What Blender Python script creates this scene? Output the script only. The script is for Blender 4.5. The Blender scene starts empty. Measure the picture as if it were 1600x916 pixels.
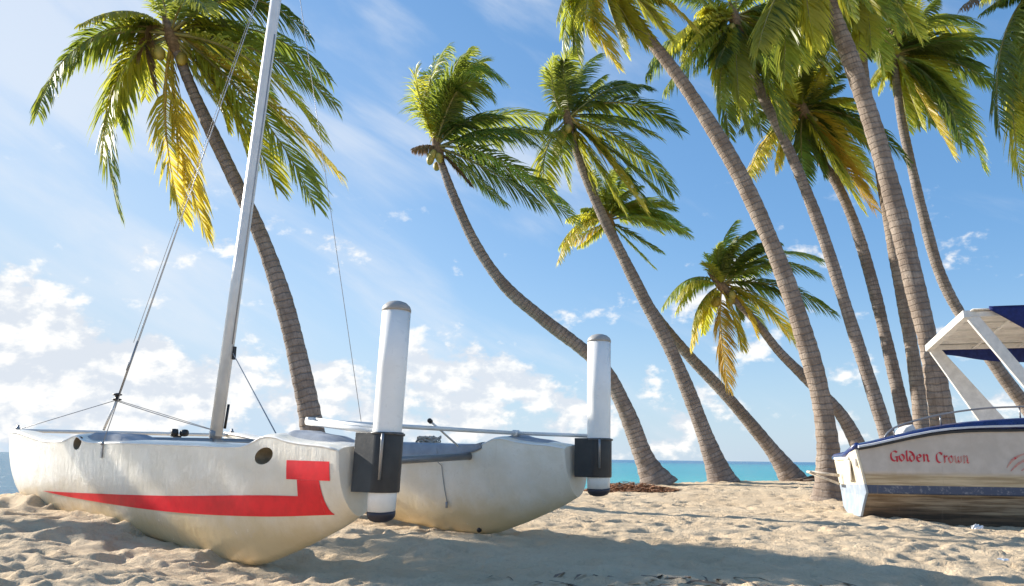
import bpy, bmesh, math, random
import numpy as np
from mathutils import Vector, Matrix
random.seed(7); rng = np.random.RandomState(11)
S = bpy.context.scene; C = S.collection
R_ = math.radians
# ------------------------------------------------------------------ camera
FPX = 1300.0; CZ = 0.70
TH = math.atan(258.2/FPX); RO = R_(0.73)
Fv = np.array([0, math.cos(TH), math.sin(TH)]); U0 = np.array([0, -math.sin(TH), math.cos(TH)]); X0 = np.array([1., 0, 0])
Rv = X0*math.cos(RO)+U0*math.sin(RO); Uv = U0*math.cos(RO)-X0*math.sin(RO)
cd = bpy.data.cameras.new('camera'); cam = bpy.data.objects.new('camera', cd); C.objects.link(cam); S.camera = cam
cd.sensor_width = 36; cd.lens = 36*FPX/1600; cd.clip_end = 9000; cd.clip_start = 0.05
m = Matrix.Identity(4)
for i in range(3):
    m[i][0] = Rv[i]; m[i][1] = Uv[i]; m[i][2] = -Fv[i]
m[2][3] = CZ; cam.matrix_world = m
def ray(x, y): return Fv+Rv*(x-800)/FPX+Uv*(458-y)/FPX
def at(x, y, Y):
    d = ray(x, y); return Vector(np.array([0, 0, CZ])+d*(Y/d[1]))
def azel(x, y):
    d = ray(x, y); d = d/np.linalg.norm(d); return math.atan2(d[0], d[1]), math.asin(d[2])
# ------------------------------------------------------------------ light
SUN_AZ = R_(-62); SUN_EL = R_(22)
S.view_settings.view_transform = 'Standard'; S.view_settings.look = 'None'
S.view_settings.exposure = 0.88; S.view_settings.gamma = 1; S.view_settings.use_curve_mapping = False
w = bpy.data.worlds.new('World'); S.world = w; w.use_nodes = True
nt = w.node_tree; nt.nodes.clear()

class G:
    """tiny helper for node graphs"""
    def __init__(s, nt): s.nt = nt
    def n(s, t, **k):
        o = s.nt.nodes.new(t)
        for a, b in k.items(): setattr(o, a, b)
        return o
    def set(s, sock, v):
        if v is None: return
        if hasattr(v, 'is_linked') or isinstance(v, bpy.types.NodeSocket): s.nt.links.new(v, sock)
        else: sock.default_value = v
    def m(s, op, a, b=None, c=None, clamp=False):
        o = s.n('ShaderNodeMath', operation=op, use_clamp=clamp)
        s.set(o.inputs[0], a); s.set(o.inputs[1], b); s.set(o.inputs[2], c); return o.outputs[0]
    def noise(s, vec, scale, detail=4, rough=.5, dist=0, out=0):
        o = s.n('ShaderNodeTexNoise'); s.set(o.inputs['Vector'], vec); s.set(o.inputs['Scale'], scale)
        s.set(o.inputs['Detail'], detail); s.set(o.inputs['Roughness'], rough); s.set(o.inputs['Distortion'], dist)
        return o.outputs[out]
    def ramp(s, f, a, b, smooth=True):
        o = s.n('ShaderNodeMapRange'); o.interpolation_type = 'SMOOTHSTEP' if smooth else 'LINEAR'
        s.set(o.inputs[0], f); s.set(o.inputs[1], a); s.set(o.inputs[2], b); return o.outputs[0]
    def mix(s, f, a, b, mode='MIX'):
        o = s.n('ShaderNodeMix', data_type='RGBA', blend_type=mode)
        s.set(o.inputs[0], f)
        s.set(o.inputs[6], a if not isinstance(a, tuple) else (*a[:3], 1)); s.set(o.inputs[7], b if not isinstance(b, tuple) else (*b[:3], 1))
        return o.outputs[2]
    def comb(s, x, y, z=0.0):
        o = s.n('ShaderNodeCombineXYZ'); s.set(o.inputs[0], x); s.set(o.inputs[1], y); s.set(o.inputs[2], z); return o.outputs[0]
g = G(nt)
sky = g.n('ShaderNodeTexSky', sky_type='NISHITA'); sky.sun_disc = False
sky.sun_elevation = SUN_EL; sky.sun_rotation = SUN_AZ; sky.air_density = 1.0; sky.dust_density = 0.4; sky.ozone_density = 3.0; sky.altitude = 0
hsv = g.n('ShaderNodeHueSaturation'); hsv.inputs['Saturation'].default_value = 1.18; nt.links.new(sky.outputs[0], hsv.inputs['Color'])
tc = g.n('ShaderNodeTexCoord'); sp = g.n('ShaderNodeSeparateXYZ'); nt.links.new(tc.outputs['Generated'], sp.inputs[0])
AZ = g.m('ARCTAN2', sp.outputs[0], sp.outputs[1]); EL = g.m('ARCSINE', sp.outputs[2])
def blob(x, y, sx, sy, amp):
    a, e = azel(x, y)
    dx = g.m('MULTIPLY', g.m('SUBTRACT', AZ, a), FPX/sx); dy = g.m('MULTIPLY', g.m('SUBTRACT', EL, e), FPX/sy)
    r2 = g.m('ADD', g.m('MULTIPLY', dx, dx), g.m('MULTIPLY', dy, dy))
    return g.m('MULTIPLY', g.m('EXPONENT', g.m('MULTIPLY', r2, -1.0)), amp)
def addall(l):
    r = l[0]
    for q in l[1:]: r = g.m('ADD', r, q)
    return r
# heaped clouds low over the sea
P = g.comb(AZ, g.m('MULTIPLY', EL, 1.5), 3.7)
wob = g.noise(P, 9, 3)
n1 = g.noise(g.comb(g.m('ADD', AZ, g.m('MULTIPLY', wob, .03)), g.m('MULTIPLY', EL, 1.5), 3.7), 15, 9, .58)
n2 = g.noise(g.comb(g.m('ADD', g.m('ADD', AZ, g.m('MULTIPLY', wob, .03)), .012), g.m('SUBTRACT', g.m('MULTIPLY', EL, 1.5), .016), 3.7), 15, 7, .58)
place = addall([blob(30, 600, 190, 110, .26), blob(85, 487, 55, 30, .20), blob(20, 505, 60, 35, .13), blob(700, 540, 95, 42, .18), blob(780, 600, 110, 36, .18),
                blob(200, 600, 130, 45, .12), blob(430, 610, 150, 60, .15), blob(560, 590, 90, 40, .10), blob(1120, 590, 100, 30, .08), blob(1050, 650, 220, 40, .05), blob(1510, 398, 60, 18, .05), blob(600, 660, 500, 45, .08),
                blob(1235, 390, 60, 30, .06), blob(1110, 470, 90, 60, .05)])
lowb = g.m('MULTIPLY', g.ramp(EL, .30, .04), .05)
cum = g.ramp(g.m('ADD', g.m('ADD', n1, place), lowb), .60, .72)
cum = g.m('MULTIPLY', cum, g.ramp(EL, .36, .24))
lit = g.ramp(g.m('SUBTRACT', n1, n2), -.06, .10)
# high thin streaks
ca, sa = math.cos(R_(-27)), math.sin(R_(-27))
sx = g.m('ADD', g.m('MULTIPLY', AZ, ca), g.m('MULTIPLY', EL, sa)); sy = g.m('SUBTRACT', g.m('MULTIPLY', EL, ca), g.m('MULTIPLY', AZ, sa))
n3 = g.noise(g.comb(sx, g.m('MULTIPLY', sy, 4.2), 1.3), 3.2, 8, .55, .25)
pl2 = addall([blob(0, 0, 330, 200, .30), blob(560, 215, 150, 45, .20), blob(700, 285, 150, 45, .22), blob(840, 355, 120, 40, .18), blob(330, 420, 260, 90, .04), blob(120, 300, 260, 120, .05), blob(760, 90, 120, 60, -.05), blob(1400, 330, 400, 300, -.16)])
cir = g.m('MULTIPLY', g.ramp(g.m('ADD', n3, pl2), .47, .84), .66)
veil = addall([blob(-250, 450, 700, 420, .85), blob(700, 760, 2600, 210, .70)])
base = g.mix(.42, hsv.outputs[0], (1.15, 2.5, 4.7))
colr = g.mix(g.m('MULTIPLY', veil, 1.0, clamp=True), base, (3.4, 4.25, 5.1))
colr = g.mix(cir, colr, (4.7, 5.0, 5.4))
ccol = g.mix(lit, (4.3, 4.55, 4.95), (6.3, 6.15, 5.9))
colr = g.mix(g.m('MULTIPLY', cum, .85), colr, ccol)
bg = g.n('ShaderNodeBackground'); nt.links.new(colr, bg.inputs[0]); bg.inputs[1].default_value = 0.098
wo = g.n('ShaderNodeOutputWorld'); nt.links.new(bg.outputs[0], wo.inputs[0])
sd = bpy.data.lights.new('sun', 'SUN'); sd.energy = 5.0; sd.angle = R_(0.5); sd.color = (1, .93, .82)
so = bpy.data.objects.new('sun', sd); C.objects.link(so)
TOSUN = Vector((math.sin(SUN_AZ)*math.cos(SUN_EL), math.cos(SUN_AZ)*math.cos(SUN_EL), math.sin(SUN_EL)))
so.rotation_euler = TOSUN.to_track_quat('Z', 'Y').to_euler(); so.location = TOSUN*30
S.render.engine = 'CYCLES'

# ------------------------------------------------------------------ helpers
def mat(name):
    M = bpy.data.materials.new(name); M.use_nodes = True; t = M.node_tree
    return M, G(t), t.nodes['Principled BSDF']
def tag(o, label=None, cat=None, group=None, kind=None):
    if label: o['label'] = label
    if cat: o['category'] = cat
    if group: o['group'] = group
    if kind: o['kind'] = kind
    return o
def empty(name, loc=(0, 0, 0), rz=0.0):
    o = bpy.data.objects.new(name, None); o.empty_display_size = .2; C.objects.link(o); o.location = loc; o.rotation_euler = (0, 0, rz); return o
class MB:
    def __init__(s): s.v = []; s.f = []; s.mi = []; s.uv = {}; s.smooth = []
    def add(s, vs, fs, mi=0, smooth=True, uvs=None):
        b = len(s.v); s.v += [tuple(q) for q in vs]
        for f in fs:
            s.f.append([b+i for i in f]); s.mi.append(mi); s.smooth.append(smooth)
        if uvs:
            for i, q in enumerate(uvs): s.uv[b+i] = q
        return b
    def tube(s, pts, rad, n=10, mi=0, caps=True, flat=1.0, up=None, smooth=True, uv=False):
        pts = [Vector(p) for p in pts]; k = len(pts)
        if not hasattr(rad, '__len__'): rad = [rad]*k
        vs = []; uvs = []; L = 0; ref = Vector(up) if up else Vector((.13, .21, .97))
        t0 = (pts[1]-pts[0]).normalized(); a = ref-t0*ref.dot(t0)
        if a.length < .05: a = Vector((1, 0, 0))-t0*t0.x
        a.normalize()
        for i in range(k):
            t = (pts[min(i+1, k-1)]-pts[max(i-1, 0)]).normalized()
            a = (a-t*a.dot(t)).normalized(); b = t.cross(a)
            if i: L += (pts[i]-pts[i-1]).length
            for j in range(n+1 if uv else n):
                an = 2*math.pi*j/n; vs.append(pts[i]+(a*math.cos(an)+b*math.sin(an)*flat)*rad[i]); uvs.append((j/n, L))
        nn = n+1 if uv else n
        fs = []
        for i in range(k-1):
            for j in range(n):
                j2 = j+1 if uv else (j+1) % n
                fs.append((i*nn+j, i*nn+j2, (i+1)*nn+j2, (i+1)*nn+j))
        if caps: fs.append(tuple(range(n))[::-1]); fs.append(tuple((k-1)*nn+j for j in range(n)))
        s.add(vs, fs, mi, smooth, uvs if uv else None)
    def box(s, c, sz, ax=None, mi=0):
        ax = ax or (Vector((1, 0, 0)), Vector((0, 1, 0)), Vector((0, 0, 1))); c = Vector(c)
        vs = [c+ax[0]*sz[0]*.5*i+ax[1]*sz[1]*.5*j+ax[2]*sz[2]*.5*k for i in (-1, 1) for j in (-1, 1) for k in (-1, 1)]
        s.add(vs, [(0, 1, 3, 2), (4, 6, 7, 5), (0, 4, 5, 1), (2, 3, 7, 6), (0, 2, 6, 4), (1, 5, 7, 3)], mi, False)
    def lathe(s, prof, n=20, mi=0, org=(0, 0, 0), ax=(0, 0, 1), flat=1.0, xdir=None):
        ax = Vector(ax).normalized(); x = Vector(xdir) if xdir else Vector((1, 0, 0)); x = (x-ax*x.dot(ax)).normalized(); y = ax.cross(x); o = Vector(org)
        vs = []
        for r, z in prof:
            for j in range(n):
                a = 2*math.pi*j/n; vs.append(o+ax*z+(x*math.cos(a)+y*math.sin(a)*flat)*r)
        fs = [(i*n+j, i*n+(j+1) % n, (i+1)*n+(j+1) % n, (i+1)*n+j) for i in range(len(prof)-1) for j in range(n)]
        fs.append(tuple(range(n))[::-1]); fs.append(tuple((len(prof)-1)*n+j for j in range(n)))
        s.add(vs, fs, mi)
    def build(s, name, mats, parent=None, bevel=0, seg=2):
        me = bpy.data.meshes.new(name); me.from_pydata(s.v, [], s.f)
        for q in (mats if isinstance(mats, (list, tuple)) else [mats]): me.materials.append(q)
        me.polygons.foreach_set('material_index', s.mi); me.polygons.foreach_set('use_smooth', s.smooth)
        if s.uv:
            ul = me.uv_layers.new(name='UVMap'); vi = np.zeros(len(me.loops), dtype=np.int32); me.loops.foreach_get('vertex_index', vi)
            tab = np.zeros((len(s.v), 2)); 
            for a, b in s.uv.items(): tab[a] = b
            ul.data.foreach_set('uv', tab[vi].ravel())
        me.update(); o = bpy.data.objects.new(name, me); C.objects.link(o)
        if parent: o.parent = parent
        if bevel:
            b = o.modifiers.new('b', 'BEVEL'); b.width = bevel; b.segments = seg; b.limit_method = 'ANGLE'; b.angle_limit = R_(35)
        return o
def catmull(pts, n):
    P = np.array(pts, float); k = len(P); out = []
    for q in np.linspace(0, k-1, n):
        i = min(int(q), k-2); t = q-i
        p0 = P[i-1] if i > 0 else 2*P[0]-P[1]; p1 = P[i]; p2 = P[i+1]; p3 = P[i+2] if i+2 < k else 2*P[-1]-P[-2]
        out.append(.5*((2*p1)+(-p0+p2)*t+(2*p0-5*p1+4*p2-p3)*t*t+(-p0+3*p1-3*p2+p3)*t**3))
    return np.array(out)
def fix_normals(o):
    bm = bmesh.new(); bm.from_mesh(o.data); bmesh.ops.recalc_face_normals(bm, faces=bm.faces); bm.to_mesh(o.data); bm.free()

# ------------------------------------------------------------------ materials
def painted(name, col, rough=.4, var=.12, scale=6, coat=0.0, metal=0.0, spec=.5, bump=.0, bscale=30):
    M, q, b = mat(name); t = q.n('ShaderNodeTexCoord').outputs['Object']
    n = q.noise(t, scale, 6, .6)
    c = q.mix(q.ramp(n, .3, .7), tuple(x*(1-var) for x in col), tuple(min(1, x*(1+var)) for x in col))
    q.set(b.inputs['Base Color'], c); b.inputs['Metallic'].default_value = metal
    b.inputs['Specular IOR Level'].default_value = spec; b.inputs['Coat Weight'].default_value = coat
    q.set(b.inputs['Roughness'], q.m('ADD', q.m('MULTIPLY', q.noise(t, scale*3, 4), .25), rough-.12))
    if bump:
        bp = q.n('ShaderNodeBump'); bp.inputs['Strength'].default_value = bump; bp.inputs['Distance'].default_value = .01
        q.set(bp.inputs['Height'], q.noise(t, bscale, 5)); q.nt.links.new(bp.outputs[0], b.inputs['Normal'])
    return M
def hull_mat():
    M, q, b = mat('gelcoat_cream'); t = q.n('ShaderNodeTexCoord').outputs['Object']
    s = q.n('ShaderNodeSeparateXYZ'); q.nt.links.new(t, s.inputs[0])
    n = q.noise(t, 3.5, 7, .62); n2 = q.noise(t, 14, 6, .6)
    streak = q.noise(q.comb(q.m('MULTIPLY', s.outputs[0], 22), q.m('MULTIPLY', s.outputs[1], 22), q.m('MULTIPLY', s.outputs[2], 2.2)), 1, 6, .65)
    c = q.mix(q.ramp(n, .35, .7), (.80, .73, .60), (.88, .83, .73))
    c = q.mix(q.m('MULTIPLY', q.ramp(streak, .55, .78), .38), c, (.66, .57, .45))
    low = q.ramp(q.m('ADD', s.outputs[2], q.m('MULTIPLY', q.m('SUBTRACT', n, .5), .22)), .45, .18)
    c = q.mix(q.m('MULTIPLY', low, .92), c, (.66, .53, .30))  # yellow stain low on the hull, with sand bounce light mixed into the colour
    c = q.mix(q.m('MULTIPLY', q.ramp(n2, .60, .72), .35), c, (.62, .53, .40))
    q.set(b.inputs['Base Color'], c); q.set(b.inputs['Roughness'], q.m('ADD', q.m('MULTIPLY', n2, .22), .12)); b.inputs['Specular IOR Level'].default_value = .6
    b.inputs['Coat Weight'].default_value = .25; b.inputs['Coat Roughness'].default_value = .15
    bp = q.n('ShaderNodeBump'); bp.inputs['Strength'].default_value = .6; bp.inputs['Distance'].default_value = .02
    q.set(bp.inputs['Height'], q.m('ADD', n, q.m('MULTIPLY', streak, .35))); q.nt.links.new(bp.outputs[0], b.inputs['Normal'])
    return M
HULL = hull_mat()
RED = painted('red_vinyl', (.84, .012, .025), .38, .10, 9, bump=.12, bscale=12)
BLUEGREY = painted('blue_grey_nonskid', (.31, .34, .39), .85, .1, 12, spec=.15, bump=.3, bscale=150)
ALU = painted('aluminium', (.70, .70, .69), .38, .08, 5, metal=.15)
DALU = painted('dull_metal', (.30, .30, .31), .4, .1, 8, metal=.7)
WHITE = painted('white_plastic', (.90, .88, .84), .3, .03, 7, coat=.15)
WHITET = painted('white_tube', (.80, .79, .76), .35, .05, 4)
BLACK = painted('black_plastic', (.022, .021, .022), .38, .25, 10, bump=.1)
CAPM = painted('grey_cap', (.36, .345, .325), .5, .1, 12)
DCAP = painted('dark_cap', (.035, .03, .04), .45, .2, 9)
WIRE = painted('steel_wire', (.34, .34, .35), .4, .1, 9, metal=.3)
ROPE = painted('rope', (.42, .38, .33), .9, .2, 60)
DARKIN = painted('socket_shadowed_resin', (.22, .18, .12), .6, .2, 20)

# ------------------------------------------------------------------ ground sheet
def vnoise(x, y, seed=0):
    r = np.random.RandomState(seed); T = r.rand(256, 256)
    xi = np.floor(x).astype(int); yi = np.floor(y).astype(int); fx = x-xi; fy = y-yi
    fx = fx*fx*(3-2*fx); fy = fy*fy*(3-2*fy)
    a = T[xi % 256, yi % 256]; b = T[(xi+1) % 256, yi % 256]; c = T[xi % 256, (yi+1) % 256]; d = T[(xi+1) % 256, (yi+1) % 256]
    return (a*(1-fx)+b*fx)*(1-fy)+(c*(1-fx)+d*fx)*fy-.5
CP = np.array([(-2.3, 4, .09), (0, 4.5, .03), (3, 4.5, .0), (-1.5, 5.3, .0), (-2.1, 5.9, .07), (-3.2, 6.7, .19), (-4.3, 7.6, .30), (-5, 7.3, .20), (-6.5, 6.8, .08), (-3.3, 5.0, .12), (-.26, 7.3, .07), (1.5, 6.5, .04),
               (4.4, 10.7, .03), (6.0, 10.3, -.06), (8, 10, -.06), (5.4, 14.5, .06), (3.3, 19, .13), (4.8, 19, .18), (6.7, 20, .22), (1.4, 15., .10), (12, 18, .2), (0, 12, .12), (-3, 13, .12), (2, 10, .07), (5, 7, 0), (-1, 9, .12)])
SHORE = np.array([(-400, -120), (-60, -14), (-14, 3.0), (-7.5, 6.6), (-5.2, 7.75), (-4.7, 8.6), (-4.6, 12.5), (-3.2, 14.2), (-1, 15.2), (1.3, 16.2), (2.4, 18.3), (3.3, 20.2), (5.5, 21.2), (9, 22), (30, 26), (400, 90)])
def ground0(X, Y):
    X = np.asarray(X, float); Y = np.asarray(Y, float)
    num = np.zeros_like(X)+1e-9*.05; den = np.zeros_like(X)+1e-9
    for a, b, c in CP:
        s = .55+.09*b; w_ = 1/(1e-3+((X-a)**2+(Y-b)**2)/(s*s))**2; num = num+w_*c; den = den+w_
    z = num/den
    # signed distance to the shore line (positive = sea side)
    d = np.full(X.shape, 1e9); sg = np.zeros(X.shape)
    for i in range(len(SHORE)-1):
        p = SHORE[i]; q = SHORE[i+1]; e = q-p; L2 = e@e
        t = np.clip(((X-p[0])*e[0]+(Y-p[1])*e[1])/L2, 0, 1); dx = X-(p[0]+t*e[0]); dy = Y-(p[1]+t*e[1]); dd = np.hypot(dx, dy)
        cr = e[0]*dy-e[1]*dx; upd = dd < d; d = np.where(upd, dd, d); sg = np.where(upd, np.sign(cr), sg)
    sd_ = d*sg
    return z, sd_
def ground(X, Y, detail=True):
    z, sd_ = ground0(X, Y)
    X = np.asarray(X, float); Y = np.asarray(Y, float)
    sdn = sd_+.25*vnoise(X*.9+50, Y*.9+50, 5)
    k = np.clip(sdn+.25, 0, None); z = z-np.minimum(.30*k*k/(k+.5), 3.5)
    for bx, by in BASES: z = z+.06*np.exp(-((X-bx)**2+(Y-by)**2)/.16)
    hs = -(X-CTX)*.788+(Y-4.75)*.616; hp = (X-CTX)*.616+(Y-4.75)*.788-.18
    z = z+.035*np.exp(-(np.abs(hp)-.10)**2/.012)*np.clip((hs-1.5)/1.5, 0, 1)*np.clip((4.7-hs)/.3, 0, 1)
    if detail:
        near = np.clip((60-np.hypot(X, Y))/40, 0, 1)
        z = z+near*(.026*vnoise(X*1.0+9, Y*1.0+7, 1)+.010*vnoise(X*2.9+3, Y*2.9, 2)+.007*vnoise(X*6.5, Y*6.5+5, 3)+.007*vnoise(X*15, Y*15, 4))
    return z
CTX = -0.96888616
BASES = [(at(1030, 762, 19.5).x, 19.5), (at(1131, 757, 20).x, 20.), (at(1247, 755, 22).x, 22.), (at(1298, 783, 14.3).x, 14.3), (at(488, 700, 13).x+.1, 13.)]
def gz(x, y): return float(ground(np.array([x]), np.array([y]), False)[0])
def make_sand():
    ys = [3.0]
    while ys[-1] < 30: ys.append(ys[-1]+max(.018, ys[-1]*.0052))
    ysf = np.array(ys); rows = np.concatenate([[-400, -120, -40, -15, -6, -2, 0, 1, 2, 2.6], ysf, [34, 42, 60, 100, 200, 600, 2500]])
    ts = np.linspace(-.80, .86, 400)
    W_ = np.clip(rows, 3.0, 30)
    inner = ts[None, :]*W_[:, None]
    outL = [-2500, -700, -200, -80, -45, -32]; outR = [36, 50, 90, 200, 700, 2500]
    X = np.concatenate([np.tile(outL, (len(rows), 1)), inner, np.tile(outR, (len(rows), 1))], 1); Y = np.tile(rows[:, None], (1, X.shape[1]))
    Z = ground(X, Y)
    i0 = 10; yy = ysf
    nf = 17000
    for _ in range(nf):
        fy = 3.1+19.5*rng.rand()**1.25; fx = (rng.rand()*1.6-.78)*fy
        if rng.rand() < .30: continue
        hull_d = abs((fx+.97)*.616+(fy-4.75)*.788)
        L = (rng.uniform(.045, .095) if rng.rand() < .8 else rng.uniform(.10, .15))*(1+.03*fy); Wd = L*rng.uniform(.35, .65); an = rng.uniform(-.9, .9)+(0 if rng.rand() < .7 else 1.5)
        dep = rng.uniform(.07, .21)*L*(1+.02*fy)
        r0 = np.searchsorted(yy, fy-2.6*L); r1 = np.searchsorted(yy, fy+2.6*L)
        if r1 <= r0: continue
        c0 = 6+int(((fx-2.7*L)/(fy+.3 if fx > 0 else max(fy-.3, 3))+.80)/1.66*399); c1 = 6+int(((fx+2.7*L)/(max(fy-.3, 3) if fx > 0 else fy+.3)+.80)/1.66*399)+2
        c0 = max(c0, 0); sl = (slice(i0+r0, i0+r1), slice(c0, c1)); xs = X[sl]; ysl = Y[sl]
        if xs.size == 0: continue
        dx = xs-fx; dy = ysl-fy; a = (dx*math.cos(an)+dy*math.sin(an))/L; b = (-dx*math.sin(an)+dy*math.cos(an))/Wd
        r2 = a*a+b*b
        Z[sl] += dep*(-np.exp(-r2*1.1)+.35*np.exp(-(np.sqrt(r2)-1.45)**2*3.5))
    nr, nc = X.shape
    me = bpy.data.meshes.new('sand_beach'); V = np.stack([X, Y, Z], -1).reshape(-1, 3)
    idx = np.arange(nr*nc).reshape(nr, nc); F = np.stack([idx[:-1, :-1], idx[:-1, 1:], idx[1:, 1:], idx[1:, :-1]], -1).reshape(-1, 4)
    me.vertices.add(len(V)); me.vertices.foreach_set('co', V.ravel()); me.loops.add(F.size); me.loops.foreach_set('vertex_index', F.ravel().astype(np.int32))
    me.polygons.add(len(F)); me.polygons.foreach_set('loop_start', np.arange(0, F.size, 4, dtype=np.int32)); me.polygons.foreach_set('loop_total', np.full(len(F), 4, dtype=np.int32))
    me.update(calc_edges=True); me.polygons.foreach_set('use_smooth', np.ones(len(F), bool))
    M, q, b = mat('coral_sand'); t = q.n('ShaderNodeTexCoord').outputs['Object']
    n = q.noise(t, 1.1, 6, .6); n2 = q.noise(t, 26, 6, .7); n3 = q.noise(t, 140, 3, .7); n4 = q.noise(t, 6.5, 6, .65)
    c = q.mix(q.ramp(n, .3, .7), (.75, .57, .375), (.82, .65, .45))
    c = q.mix(q.m('MULTIPLY', q.ramp(n4, .50, .78), .22), c, (.47, .36, .25))
    c = q.mix(q.m('MULTIPLY', q.ramp(n2, .5, .8), .45), c, (.45, .36, .26))
    c = q.mix(q.m('MULTIPLY', q.ramp(n3, .62, .72), .5), c, (.33, .25, .18))
    q.set(b.inputs['Base Color'], c); b.inputs['Roughness'].default_value = .95; b.inputs['Specular IOR Level'].default_value = .15
    bp = q.n('ShaderNodeBump'); bp.inputs['Strength'].default_value = 1.0; bp.inputs['Distance'].default_value = .028
    q.set(bp.inputs['Height'], q.m('ADD', q.m('ADD', n2, q.m('MULTIPLY', n3, .45)), q.m('MULTIPLY', n4, 1.5))); q.nt.links.new(bp.outputs[0], b.inputs['Normal'])
    me.materials.append(M); o = bpy.data.objects.new('sand_beach', me); C.objects.link(o); tag(o, kind='structure'); return o
make_sand()
def make_sea():
    mb = MB(); rs = [0, 6, 12, 20, 35, 70, 150, 400, 1200, 7000]; n = 48; vs = []; fs = []
    for r in rs:
        for j in range(n): vs.append((r*math.cos(2*math.pi*j/n), 8+r*math.sin(2*math.pi*j/n), 0))
    for i in range(len(rs)-1):
        for j in range(n): fs.append((i*n+j, (i+1)*n+j, (i+1)*n+(j+1) % n, i*n+(j+1) % n))
    mb.add(vs, fs); M, q, b = mat('lagoon_water'); t = q.n('ShaderNodeTexCoord').outputs['Object']
    s = q.n('ShaderNodeSeparateXYZ'); q.nt.links.new(t, s.inputs[0])
    big = q.noise(q.comb(q.m('MULTIPLY', s.outputs[0], .012), q.m('MULTIPLY', s.outputs[1], .05)), 1, 5, .6)
    dist = q.m('ADD', s.outputs[1], q.m('MULTIPLY', s.outputs[0], -.05)); dn = q.m('ADD', dist, q.m('MULTIPLY', q.m('SUBTRACT', big, .5), 60))
    c = q.mix(q.ramp(dn, 15, 75), (.06, .50, .46), (.02, .36, .40))
    c = q.mix(q.ramp(dn, 80, 420), c, (.008, .14, .27))
    c = q.mix(q.m('MULTIPLY', q.ramp(big, .55, .7), .35), c, (.015, .18, .25))
    c = q.mix(q.ramp(s.outputs[0], -2, -9), c, (.02, .17, .26))
    q.set(b.inputs['Base Color'], c); b.inputs['Roughness'].default_value = .22; b.inputs['Specular IOR Level'].default_value = .18
    bp = q.n('ShaderNodeBump'); bp.inputs['Strength'].default_value = 1; bp.inputs['Distance'].default_value = .35
    v = q.comb(s.outputs[0], q.m('MULTIPLY', s.outputs[1], 2.2)); h = q.m('ADD', q.noise(v, .55, 6, .65, .4), q.m('MULTIPLY', q.noise(v, 3.1, 4, .6), .18))
    q.set(bp.inputs['Height'], h); q.nt.links.new(bp.outputs[0], b.inputs['Normal'])
    o = mb.build('sea_water', M); o.location = (0, 0, -.30); tag(o, kind='structure')
make_sea()

# ------------------------------------------------------------------ catamaran
CT = Vector((-0.96888616, 4.75, 0)); CANG = R_(38)
cat = empty('catamaran', CT, 0)
# local frame: x = towards the bow, y = towards the far hull
cat.rotation_euler = (0, 0, math.pi-CANG)   # x axis -> (-cos38, sin38); y axis -> (-sin38,-cos38): so far hull lies at local -y
tag(cat, 'beached white catamaran with a red stripe on its near hull and a bare leaning mast', 'catamaran')
LH = 4.80
def ip(xs, ys):
    xs = np.array(xs); ys = np.array(ys)
    def f(s):
        i = int(np.clip(np.searchsorted(xs, s)-1, 0, len(xs)-2)); t = (s-xs[i])/(xs[i+1]-xs[i]); t = min(max(t, 0), 1)
        m0 = (ys[i+1]-ys[i-1])/(xs[i+1]-xs[i-1]) if i > 0 else (ys[1]-ys[0])/(xs[1]-xs[0])
        m1 = (ys[i+2]-ys[i])/(xs[i+2]-xs[i]) if i+2 < len(xs) else (ys[i+1]-ys[i])/(xs[i+1]-xs[i])
        h = xs[i+1]-xs[i]; t2 = t*t; t3 = t2*t
        return ys[i]*(2*t3-3*t2+1)+m0*h*(t3-2*t2+t)+ys[i+1]*(-2*t3+3*t2)+m1*h*(t3-t2)
    return f
zd_ = ip([0, .12, .33, .48, .58, .70, .80, .92, 1.5, 2.3, 2.88, 3.02, 3.10, 3.18, 3.28, 3.42, 3.8, 4.4, 4.8], [.735, .757, .772, .79, .812, .812, .775, .752, .762, .777, .782, .80, .828, .832, .81, .79, .80, .868, .89])
zk_ = ip([0, .13, .35, .55, .9, 1.27, 1.61, 2.24, 3.0, 3.7, 4.2, 4.42, 4.58, 4.70, 4.78, 4.80], [.365, .295, .20, .125, .022, .018, .05, .11, .165, .21, .26, .33, .44, .58, .75, .84])
def zd(s): return zd_(s)
def zk(s): return min(zk_(s), zd(s)-.02)
def hb(s):
    b = .168+.022*min(1, s/.8)
    if s > 1.9: b *= max(0, 1-((s-1.9)/(4.83-1.9))**2.4)**.72
    return max(b, .006)
def wt(t, s=2.): 
    p = 2.6; return (1-(1-min(max(t, 0), 1))**p)**.62
def side_w(s, z):
    t = (z-zk(s))/(zd(s)-zk(s)); return hb(s)*wt(t)
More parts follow.
